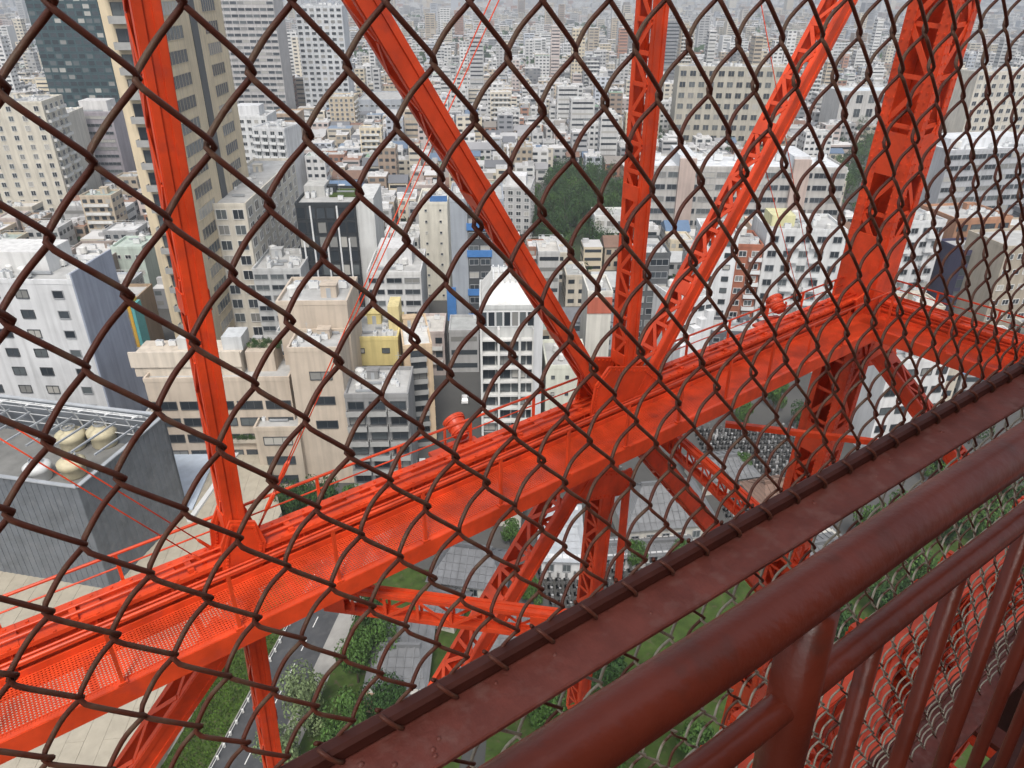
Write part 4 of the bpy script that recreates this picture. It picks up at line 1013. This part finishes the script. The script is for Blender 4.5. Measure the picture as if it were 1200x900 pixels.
# members of the face in view
laced('column', onF1(155,-60), onF1(279,645), .33, .34, N1, .62, single=False, barw=.05)
laced('column', onF1(283,655), onF1(330,960), .33, .36, N1, .62, single=False, barw=.05)
laced('diagonal_brace', onF1(388,-60), onF1(703,462), .36, .40, N1, .6, single=False, barw=.06)
laced('diagonal_brace', onF1(1016,-60), onF1(738,462), .42, .52, N1, .62, barw=.09)
laced('post', onF1(770,-60), onF1(727,462), .32, .46, N1, .55, barw=.08)
laced('post', onF1(711,520), onF1(676,830), .46, .52, N1, .62, barw=.09)
laced('diagonal_brace', onF1(688,530), onF1(488,865), .54, .66, N1, .72, barw=.10)
laced('diagonal_brace', onF1(748,515), onF1(905,705), .50, .50, N1, .66, single=False, barw=.07)
laced('diagonal_brace', onF1(268,735), onF1(118,955), .46, .46, N1, .64, single=False, barw=.08)
mb = MB(); a, b2 = onF1(728,545), onF1(716,690); mb.bar(a-N1*.25, b2-N1*.25, .24, .08, N1); mb.build('hanger_plate', RED, tower)
def gusset(pts, plane, nrm, off, t=.025):
    P = [plane(x, y)+nrm*off for x, y in pts]; n = len(P); mb = MB()
    mb.add([p-nrm*t for p in P]+[p+nrm*t for p in P], [tuple(range(n)), tuple(range(2*n-1,n-1,-1))]+[(i,n+i,n+(i+1)%n,(i+1)%n) for i in range(n)])
    c = sum(P, Vector())/n
    for i in range(n):
        for k in range(9):
            q = P[i].lerp(P[(i+1)%n], k/9); q = q+(c-q).normalized()*.09; u = (P[(i+1)%n]-P[i]).normalized(); w = nrm.cross(u); mb.obox(q-nrm*(t+.012), u*.022, w*.022, nrm*.012)
    return mb.build('gusset', RED, tower)
for off in (-.27, .27):
    gusset([(688,446),(704,424),(748,424),(766,440),(772,486),(735,505),(690,505),(682,480)], onF1, N1, off)
    gusset([(252,628),(262,600),(292,600),(304,622),(300,668),(256,672)], onF1, N1, off)
    gusset([(672,545),(735,545),(722,572),(668,582)], onF1, N1, off*1.1)

# walkway girders of two faces
def girder(name, O, eS, eT, s0, s1, label):
    """O on the face line at the walkway level, eS along it, eT towards the tower's inside"""
    zf = O.z; up = Vector((0,0,1))
    def P(s, t, z): return O+eS*s+eT*t+up*z
    L = s1-s0; mid = (s0+s1)/2; mb = MB()
    def bm(t0, t1, z0, z1): mb.obox(P(mid,(t0+t1)/2,(z0+z1)/2), eS*(L/2), eT*((t1-t0)/2), up*((z1-z0)/2))
    bm(-.28,.30,.40,.44); bm(-.28,.30,-.36,-.32); bm(-.20,-.17,-.32,.40); bm(.19,.22,-.32,.40)       # box beam
    bm(.08,.30,.441,.48); bm(-.28,-.10,.441,.48)
    bm(.30,.38,.20,.26); bm(.30,.36,.03,.07)
    k = s0+.5
    while k < s1-.3:
        mb.obox(P(k,.24,.04), eS*.02, eT*.018, up*.35); mb.obox(P(k,0,.485), eS*.14, eT*.27, up*.006); k += 1.15
    for t, z in ((.27,.481),(-.2,.481),(.23,.30),(.23,-.22)):
        m2 = int(L/.3)
        for i in range(m2): mb.obox(P(s0+.15+i*.3, t, z+.012), eS*.02, eT*.02, up*.012)
    g = mb.build(name, RED, tower); g['label'] = label
    mb = MB()                                                                          # outer channel of the walkway
    mb.obox(P(mid,1.46,-.18), eS*(L/2), eT*.012, up*.18); mb.obox(P(mid,1.40,-.002), eS*(L/2), eT*.06, up*.012); mb.obox(P(mid,1.40,-.35), eS*(L/2), eT*.06, up*.012)
    mb.build('edge_channel', RED, g)
    mb = MB(); mb.obox(P(mid,.40,.06), eS*(L/2), eT*.012, up*.07); mb.build('kick_strip', RED, g)
    for t, z, r in ((.16,.57,.03),(-.02,.56,.02),(.36,.34,.022)):
        o = MB(); o.tube([P(s0,t,z), P(s1,t,z)], r, 8); o.build('conduit', RED, g, smooth=True)
    k = s0+.6
    while k < s1-.2:
        o = MB(); o.obox(P(k,.07,.52), eS*.05, eT*.17, up*.032); o.build('conduit_clip', RED, g); k += 1.75
    k = s0+.3; mb2 = None
    while k < s1:
        o = MB(); o.obox(P(k,.92,-.10), eS*.04, eT*.53, up*.07); o.build('cross_beam', RED, g); k += 1.6
    mb = MB(); k = s0                                                                   # perforated deck, too fine to pick apart
    while k < s1: mb.obox(P(k,.90,.005), eS*.0135, eT*.49, up*.010); k += .05
    t = .44
    while t < 1.38: mb.obox(P(mid,t,.0215), eS*(L/2), eT*.0125, up*.004); t += .05
    mb.build('deck_grating', RED, g, kind='stuff')
    k = s0+.9; i = 0
    while k < s1-.1:
        o = MB(); o.obox(P(k,1.42,.58), eS*.028, eT*.028, up*.57); o.obox(P(k,1.42,.03), eS*.07, eT*.05, up*.02); o.build('rail_post', RED, g)
        o = MB(); o.obox(P(k+.5,-.34,.66), eS*.026, eT*.026, up*.33); o.obox(P(k+.5,-.31,.38), eS*.06, eT*.03, up*.06); o.build('rail_post', RED, g)
        k += 1.75
    for t, z, r in ((1.42,1.15,.028),(-.34,.99,.028),(1.42,.60,.02),(-.34,.72,.016)):
        if (t, z) == (1.42,.60): continue
        o = MB(); o.tube([P(s0,t,z), P(s1,t,z)], r, 8); o.build('hand_rail', RED, g, smooth=True)
    return P
g1 = girder('walkway_girder', PF-Vector((0,0,.17)), EA, -EB, -19.0, SC-.66, 'long red walkway girder with perforated deck and thin handrails')
g2 = girder('walkway_girder', CORNER-Vector((0,0,.17)), -EB, -EA, .75, 27, 'second walkway girder running away to the right of the corner leg')

# corner leg: four riveted plates, wide lacing, solid panel at the girder
def legc(z): return Vector((CORNER.x, CORNER.y, CAMH+z))-(EA+EB)*(LEAN*(z+9))
A, B = legc(-34), legc(5); ld = (B-A); LL = ld.length; ld.normalize()
lx = (EA-ld*EA.dot(ld)).normalized(); ly = ld.cross(lx).normalized(); aw = 1.22
mb = MB()
for sx in (-1, 1):
    for sy in (-1, 1):
        c = (A+B)/2+lx*(sx*(aw/2-.14))+ly*(sy*aw/2); mb.obox(c, ld*(LL/2), lx*.14, ly*.02)
        c = (A+B)/2+lx*(sx*aw/2)+ly*(sy*(aw/2-.14)); mb.obox(c, ld*(LL/2-.003), lx*.02, ly*.138)
for n, t in ((lx, ly), (ly, lx)): mb.obox((A+B)/2+n*(aw/2-.06), ld*(LL/2-.01), t*(aw/2-.08), n*.01)
zp0, zp1 = CAMH-10.2, CAMH-6.6
def lp(z): return A+ld*((z-A.z)/ld.z)
cpz = (lp(zp0)+lp(zp1))/2; hl = (lp(zp1)-lp(zp0)).length/2
for n, t in ((lx, ly), (ly, lx)):
    for sg in (-1, 1): mb.obox(cpz+n*(sg*(aw/2+.028)), ld*hl, t*(aw/2-.02), n*.008)
for sg_n, n, t in ((-1, lx, ly), (-1, ly, lx)):
    for e in (-1, 1):
        for j in (0.08, .26): rivets(mb, A+n*(sg_n*(aw/2+.02))+t*(e*(aw/2-j)), ld, t, n*sg_n, int(LL/.24), .24)
leg = mb.build('corner_leg', RED, tower); leg['label'] = 'massive square riveted corner leg with triangular openings'
st = 1.28; m = int(LL/st)
for k in range(m):
    for n, t in ((lx, ly), (ly, lx)):
        for sg in (-1, 1):
            f = 1 if k % 2 else -1
            a = A+ld*(st*k)+n*(sg*(aw/2-.03))-t*(f*(aw/2-.15)); b2 = A+ld*(st*(k+1))+n*(sg*(aw/2-.03))+t*(f*(aw/2-.18))
            place_bar(leg, a, b2, .15, .03, n)
            place_bar(leg, A+ld*(st*(k+1))+n*(sg*(aw/2-.065))-t*(aw/2-.18), A+ld*(st*(k+1))+n*(sg*(aw/2-.065))+t*(aw/2-.18), .12, .03, n)
    if k % 4 == 3:
        for n, t in ((lx, ly), (ly, lx)):
            for sg in (-1,): place_bar(leg, A+ld*(st*k-.1)+n*(sg*(aw/2+.01)), A+ld*(st*k+1.1)+n*(sg*(aw/2+.01)), aw-.3, .016, n, 'batten_plate')
# diaphragm plates close the inside so it reads dark
for off in (-.40,):
    gusset([(985,345),(1012,325),(1030,345),(1035,415),(985,425)], onF1, N1, -.5)
laced('diagonal_brace', onF2(1032,415), onF2(1150,575), .5, .5, N2, .6, barw=.08)
laced('diagonal_brace', onF2(1060,330), onF2(1240,-40), .5, .5, N2, .6, barw=.08) if False else None
# horizontal bracing under the girder
laced('cross_strut', atZ(380,697,CAMH-10.7), atZ(690,737,CAMH-10.7), .24, .58, Vector((0,0,1)), .6, barw=.06)
laced('cross_strut', atZ(778,508,CAMH-10.9), atZ(935,652,CAMH-10.9), .24, .58, Vector((0,0,1)), .62, barw=.06)
mb = MB(); mb.bar(atZ(850,497,CAMH-11.6), atZ(1075,524,CAMH-11.6), .16, .16); mb.build('tie_strut', RED, tower)
# tie rods with turnbuckles
def rod(p0, p1, plane, off, nrm, tb=(.08,.14)):
    a, b2 = plane(*p0)+nrm*off, plane(*p1)+nrm*off; mb = MB(); mb.tube([a, b2], .011, 6)
    d = (b2-a)
    for t in tb:
        c = a+d*t; e = d.normalized(); mb.tube([c-e*.2, c-e*.12, c+e*.12, c+e*.2], .02, 6, rads=[.012,.03,.03,.012])
    mb.build('tie_rod', RED, tower, smooth=True)
rod((298,640),(617,-60),onF1,.1,N1); rod((292,632),(596,-60),onF1,-.1,N1)
rod((256,650),(-80,445),onF1,.1,N1,(.03,.06)); rod((246,660),(-80,462),onF1,-.1,N1,(.03,.06))
rod((975,430),(890,-60),onF1,.2,N1); rod((962,425),(905,200),onF1,.2,N1)
# lower stages seen through the railing
rl = random.Random(9)
for k, (x, y) in enumerate(((1010,640),(1040,720),(1075,690),(1120,720),(1150,640),(1185,600),(1185,690),(1150,780),(1090,790),(1190,780),(1040,800),(990,770),(950,860),(1010,880),(1100,870),(1170,870),(640,850),(700,800),(760,860),(850,800),(820,900),(900,740),(720,905))):
    tree(atZ(x, y, 0), rl.uniform(8,12), rl.uniform(4,6), k % 4, 'dark tree crowded under the tower seen between railing and fence', 'trees under the tower')
p4 = [atZ(x, y, 0) for x, y in ((960,640),(1230,560),(1260,960),(560,1000),(575,805))]
mbl = MB(); mbl.prism(ccw([(p.x,p.y) for p in p4]), -.2, .08); struct('lawn', mbl, SOIL)
for z, y0, y1 in ((-7.0,1.7,2.5),(-10.5,2.4,3.6),(-13,2.8,5.0),(-16,3.4,6.2),(-20,4.4,7.6),(-26,5.6,9.0)):
    cand = [(Vector((1.0,y,CAMH+z)), Vector((26,y,CAMH+z)), .3, .45) for y in (y0, y1)]
    x = 3.0
    while x < 24:
        cand.append((Vector((x,y0-1.2,CAMH+z-.2)), Vector((x,y1+.5,CAMH+z-.2)), .24, .36)); cand.append((Vector((x,y0,CAMH+z)), Vector((x+2.2,y1,CAMH+z)), .18, .28)); x += 2.2
    for k in range(10):
        xx, yy = rl.uniform(1.5,16), rl.uniform(y0,y1); cand.append((Vector((xx,yy,CAMH+z-3.2)), Vector((xx+rl.uniform(-2.4,2.4),yy+rl.uniform(-.6,.6),CAMH+z-.3)), .2, .28))
    for a, b2, wa, wn in cand:
        if hidden_by_plate(a, b2, (a+b2)/2, a.lerp(b2,.25), a.lerp(b2,.75)): laced('cross_strut', a, b2, wa, wn, Vector((0,0,1)), .6, barw=.06)
for k in range(5):                                    # lower stair flights
    z0 = CAMH-7-k*3.1; x0 = 5.0+(k % 2)*3.2; x1 = 8.2-(k % 2)*3.2; y = 2.0
    mb = MB()
    for yy in (y-.5, y+.5): mb.bar(Vector((x0,yy,z0)), Vector((x1,yy,z0-3.1)), .04, .26)
    fl = mb.build('stair_flight', RED, tower)
    for i in range(15):
        t = (i+.5)/15; mb = MB(); mb.obox(Vector((x0+(x1-x0)*t, y, z0-3.1*t)), Vector((.12,0,0)), Vector((0,.47,0)), Vector((0,0,.018))); mb.build('tread', RED, fl)

# unseen lift core behind the stairs, added to darken the red steel facing it
mb = MB(); mb.box(-6,9,-14.5,-7.4,CAMH-60,CAMH+27); core = mb.build('unseen_lift_shaft', MAROON, tower)
for k in range(22):
    z = CAMH-58+k*4; mb = MB(); mb.box(-6.2,9.2,-14.7,-7.2,z,z+.35); mb.build('unseen_shaft_band', RED, core)
# floodlights on the walkway
def flood(P, rz, lab):
    t = thing('floodlight', lab, 'floodlight', P, rz, 'red floodlights along the walkway girders')
    mb = MB(); mb.lathe([(0,-.40),(.16,-.40),(.16,-.30),(.27,-.26),(.27,-.2),(.30,-.2),(.30,-.12),(.27,-.12),(.28,-.02),(.31,-.02),(.31,.05),(.28,.05),(.30,.16),(.34,.16),(.34,.22),(.36,.22),(.36,.30),(.31,.30),(.30,.22),(0,.2)], n=20); me = mb.mesh('housing', RED)
    t.scale = (.72,.72,.72); h = link('housing', me, t, (0,0,.75)); h.rotation_euler = (R(62),0,0)
    mb = MB(); mb.lathe([(0,.215),(.30,.24)], n=20); g = mb.build('lens', GLASS, h)
    mb = MB(); mb.obox((-.46,0,.5),(.02,0,0),(0,.05,0),(0,0,.32)); mb.obox((.46,0,.5),(.02,0,0),(0,.05,0),(0,0,.32)); mb.obox((0,0,.17),(.48,0,0),(0,.05,0),(0,0,.02)); mb.build('yoke', RED, t)
    mb = MB(); mb.obox((0,0,.08),(.3,0,0),(0,.22,0),(0,0,.07)); mb.obox((0,.3,.04),(.36,0,0),(0,.12,0),(0,0,.04)); mb.build('base', RED, t)
FL1 = onF1(560,540)+EB*.75; FL2 = onF1(930,392)+EB*.75
flood((FL1.x, FL1.y, CAMH-9.1), R(180), 'red drum floodlight behind the walkway rail near the node')
flood((FL2.x, FL2.y, CAMH-9.1), R(160), 'red drum floodlight near the corner leg')
flood((CORNER.x+.7, 6.5, CAMH-9.0), R(-90), 'red floodlight on the girder right of the corner leg')
for P in ((FL1.x, FL1.y-.15, CAMH-9.15), (FL2.x, FL2.y-.15, CAMH-9.15)):
    mb = MB(); mb.obox(Vector(P)-Vector((0,0,.05)), Vector((.6,0,0)), Vector((0,.45,0)), Vector((0,0,.04))); mb.build('lamp_bracket', RED, tower)

# ------------------------------------------------------------------ landing, railing, fence (close to the camera)
D0 = .43; TILT = .033
fence = thing('chain_link_fence', 'rust brown chain link fence with maroon bottom bar across the whole view', 'fence', (0, D0, CAMH))
PH, PV = .0655*D0, 2*.0819*D0
U0, Z0 = .0472*D0, -.1011*D0
WR = .00185
def strand(z_lo, z_hi, seed, m, ph=0.0):
    """one zigzag wire, flattened helix, z relative to its own phase"""
    rnd = random.Random(seed); mb = MB(); pts = []; n = 18; A = PH/2+WR*.85; w = .0027
    k0, k1 = math.ceil(z_lo/PV*2)/2, math.floor(z_hi/PV*2)/2; N = int((k1-k0)*n)
    for i in range(N+1):
        t = k0+i/n; th = 2*math.pi*t; c, s = math.cos(th), math.sin(th)
        x = A*math.asin(.985*c)/math.asin(.985); y = -w*math.tanh(3.6*s)/math.tanh(3.6)+(.0042*s*s if s < 0 else 0)
        j = .0009*math.sin(th*.37+seed)+.0007*math.sin(th*.11+seed*2.1)
        zt = (t+ph)*PV; sag = -.038*zt*zt if zt < 0 else 0.0      # the mesh sags a little lower down
        pts.append((x+j, y+TILT*t*PV+.001*math.sin(th*.23+seed), t*PV+sag+.0006*math.sin(th*.19+seed)))
    mb.tube(pts, WR, 7); return mb.mesh('wire', m, True)
BAR_Z = -.556
up_m = {q: [strand(BAR_Z-.050-Z0, .75, s, WIRE, q) for s in range(5)] for q in (0.0, .5)}; dn_m = {q: [strand(-1.68-Z0, -.630-Z0, s+9, WIRE_LIT if s < 3 else WIRE, q) for s in range(4)] for q in (0.0, .5)}
i0, i1 = -32, 104
for i in range(i0, i1):
    # knots of the measured lattice: half-column 2k on even half-rows
    ph = .5 if i % 2 == 0 else 0
    x = U0+PH*(i+.5)
    o = link('wire', up_m[float(ph)][(i*7) % 5], fence, (x, 0, Z0+(ph)*PV)); 
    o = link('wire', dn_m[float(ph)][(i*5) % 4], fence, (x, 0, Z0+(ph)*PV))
def xbar(name, y, z, hy, hz, m, parent, x0=-.95, x1=2.95, bev=0):
    mb = MB(); xs = [x0+(x1-x0)*i/24 for i in range(25)]; pts = []
    prof = [(-hy,-hz),(hy,-hz),(hy,hz),(-hy,hz)]
    if bev: e = bev; prof = [(-hy+e,-hz),(hy-e,-hz),(hy,-hz+e),(hy,hz-e),(hy-e,hz),(-hy+e,hz),(-hy,hz-e),(-hy,-hz+e)]
    rnd = random.Random(int(abs(z)*999)); n = len(prof); o = 0
    vs_ = []
    for x in xs:
        jy, jz = rnd.uniform(-.0006,.0006), rnd.uniform(-.0008,.0008)
        vs_ += [(x, y+p[0]+jy, z+p[1]+jz) for p in prof]
    fs = [(i*n+k, i*n+(k+1)%n, (i+1)*n+(k+1)%n, (i+1)*n+k) for i in range(24) for k in range(n)]+[tuple(range(n-1,-1,-1)), tuple(24*n+k for k in range(n))]
    mb.add(vs_, [f[::-1] for f in fs]); return mb.build(name, m, parent)
yb = TILT*BAR_Z
xbar('bottom_bar', yb+.003, -.5712, .0078, .0092, DARKM, fence, bev=.0035)
xbar('flat_plate', yb-.026, -.584, .027, .0035, MAROONP, fence, bev=.0015)
xbar('lower_bar', yb-.004, -.5985, .005, .0105, DARKM, fence, bev=.002)
mb = MB()
for k in range(int(3.6/.0563)): pass
tie = []
hk = MB(); pts = [(-.009*math.cos(q)*1.0, -.0125*math.sin(q)-.0, .0135*math.cos(q*1.0)) for q in [i*2*math.pi/14 for i in range(13)]]
hk.tube([(p[0], p[1], p[2]) for p in pts], .0021, 7); hkm = hk.mesh('tie_loop', WIRE, True)
for i in range(i0, i1):
    x = U0+PH*i+.004
    if i % 2 == 1: 
        o = link('tie_loop', hkm, fence, (x, yb+.003, -.570)); o.rotation_euler = (0, 0, R(12))
# blobs of thick paint and scale on the plate
mb = MB(); rp = random.Random(3)
for k in range(60):
    x, y, r = rp.uniform(-.9,2.6), yb-.026+rp.uniform(-.021,.021), rp.uniform(.0012,.0035)
    mb.lathe([(r,-.5806),(r*.8,-.5806+r*.35),(r*.35,-.5806+r*.55),(0,-.5806+r*.58)], x, y, 8)
mb.build('paint_blob', MAROONP, fence, smooth=True, kind='stuff')

RY = .2; RT_ = .04
rail = thing('guard_railing', 'maroon painted tube railing with thick handrail and slim balusters', 'railing', (0, RY, CAMH))
def ry(z): return RT_*(z+.385)
def ptube(name, pts, r, n=20, m=MAROON, parent=rail):
    mb = MB(); mb.tube(pts, r, n); return mb.build(name, m, parent, smooth=True)
def xs_(z, x0=-.95, x1=2.9): return [(x0+(x1-x0)*i/30, ry(z)+.0006*math.sin(i*1.7), z+.0008*math.sin(i*2.3)) for i in range(31)]
ptube('handrail', xs_(-.384), .0198, 28)
ptube('mid_rail', xs_(-.496), .0120, 22)
for px in (-.86, .413, 1.69): ptube('post', [(px, ry(z), z) for z in (-1.68,-1.2,-.8,-.52,-.40)], .0195, 24)
bx = [-.72,-.57,-.42,-.27,-.13,.01,.15,.28,.530,.675,.828,.98,1.135,1.28,1.42,1.55,1.83,1.97,2.11,2.25,2.4,2.54]
for x in bx: ptube('baluster', [(x, ry(z), z) for z in (-1.66,-1.3,-.9,-.503)], .0088, 14)
ptube('bottom_rail', xs_(-1.60), .014, 14)
land = thing('stair_landing', 'maroon steel landing edge below the railing', 'landing', (0,0,CAMH-1.68))
mb = MB(); mb.box(-.95,2.95,.33,.425,-.012,.0); mb.build('edge_plate', MAROONP, land)
mb = MB(); mb.box(-.95,2.95,.425,.437,-.16,.012); mb.build('edge_channel', MAROON, land)
mb = MB(); mb.box(-.95,2.95,-1.1,.27,-.03,-.006); mb.build('floor_plate', DARKM, land)
for k in range(9):
    x = -.8+k*.46; mb = MB(); mb.box(x,x+.05,-1.1,.42,-.2,-.031); mb.build('floor_beam', DARKM, land)
for k in range(8):
    x = -.6+k*.46; mb = MB(); mb.box(x,x+.06,.26,.34,-.02,-.004); mb.build('clip_plate', MAROON, land)

# ------------------------------------------------------------------ parked cars on the streets
def car_mesh():
    b = MB()
    def ring(z, x0, x1, y): return [(x0,-y,z),(x1,-y,z),(x1,y,z),(x0,y,z)]
    lv = [(.28,-2.05,2.05,.80),(.55,-2.15,2.12,.86),(.82,-2.10,2.0,.85),(.90,-2.0,1.8,.82)]
    rings = [ring(*l) for l in lv]; 
    for i in range(len(rings)-1): b.add(rings[i]+rings[i+1], [(k,(k+1)%4,4+(k+1)%4,4+k) for k in range(4)])
    b.add(rings[-1], [(0,1,2,3)])
    return b.mesh('body', mat('car_paint', (.6,.6,.6), .3, .05, 1, use_obj=True, spec=.5))
carm = car_mesh()
cb = MB(); cb.add([(-1.5,-.76,.9),(.95,-.76,.9),(.95,.76,.9),(-1.5,.76,.9),(-1.05,-.62,1.42),(.35,-.62,1.42),(.35,.62,1.42),(-1.05,.62,1.42)], [(4,5,6,7),(0,1,5,4),(1,2,6,5),(2,3,7,6),(3,0,4,7)]); cabm = cb.mesh('cabin', GLASS)
rb = MB(); rb.box(-1.02,.32,-.60,.60,1.421,1.45); roofm = rb.mesh('roof', bpy.data.materials['car_paint'])
wb = MB(); wb.lathe([(0,-.1),(.2,-.1),(.32,-.09),(.32,.09),(.2,.1),(0,.1)], n=14); whm = wb.mesh('wheel', mat('tyre', (.02,.02,.02), .8))
def car(P, rz, col, lab):
    t = thing('parked_car', lab, 'car', (P.x,P.y,P.z), rz, 'cars in the streets below')
    link('body', carm, t, color=col); link('cabin', cabm, t); link('roof', roofm, t, color=col)
    for x in (-1.3,1.3):
        for y in (-.8,.8): w = link('wheel', whm, t, (x,y,.32)); w.rotation_euler = (R(90),0,0)
for x, y, a, c, lab in ((497,545,0,(.7,.7,.7),'white car parked beside the slender tan block'),(508,556,0,(.06,.06,.07),'black car parked beside the slender tan block'),(487,556,0,(.3,.31,.33),'grey car by the street corner behind the walkway'),(545,470,90,(.7,.7,.7),'white car driving left of the white framed office'),(541,520,90,(.05,.05,.06),'black car near the floodlight'),(640,545,20,(.7,.7,.72),'white van like car beside the graves'),(985,560,20,(.6,.6,.6),'pale car by the corner leg foot')):
    car(atZ(x, y, .02), -GA+R(a), c, lab)
for u in planter_spots+roofgarden:
    w_, x, y, z = u
    for k in range(3):
        c = link('planting', fc[k % 3], w_.root, (x+random.uniform(-.8,.8), y+random.uniform(-.2,.2), z-.6)); c.scale = (1.1,.7,1.9)

# ------------------------------------------------------------------ haze
mb = MB(); mb.box(-7500,7500,-1500,7500,-1.0,175.0)
hz = bpy.data.materials.new('haze_air'); hz.use_nodes = True; n = hz.node_tree.nodes; n.remove(n['Principled BSDF'])
pv = n.new('ShaderNodeVolumePrincipled'); pv.inputs['Color'].default_value = (.86,.91,.97,1); pv.inputs['Density'].default_value = .00034; pv.inputs['Anisotropy'].default_value = .2
hz.node_tree.links.new(pv.outputs[0], n['Material Output'].inputs['Volume'])
o = mb.build('haze', hz, kind='stuff'); o['label'] = 'thin pale haze over the whole city'
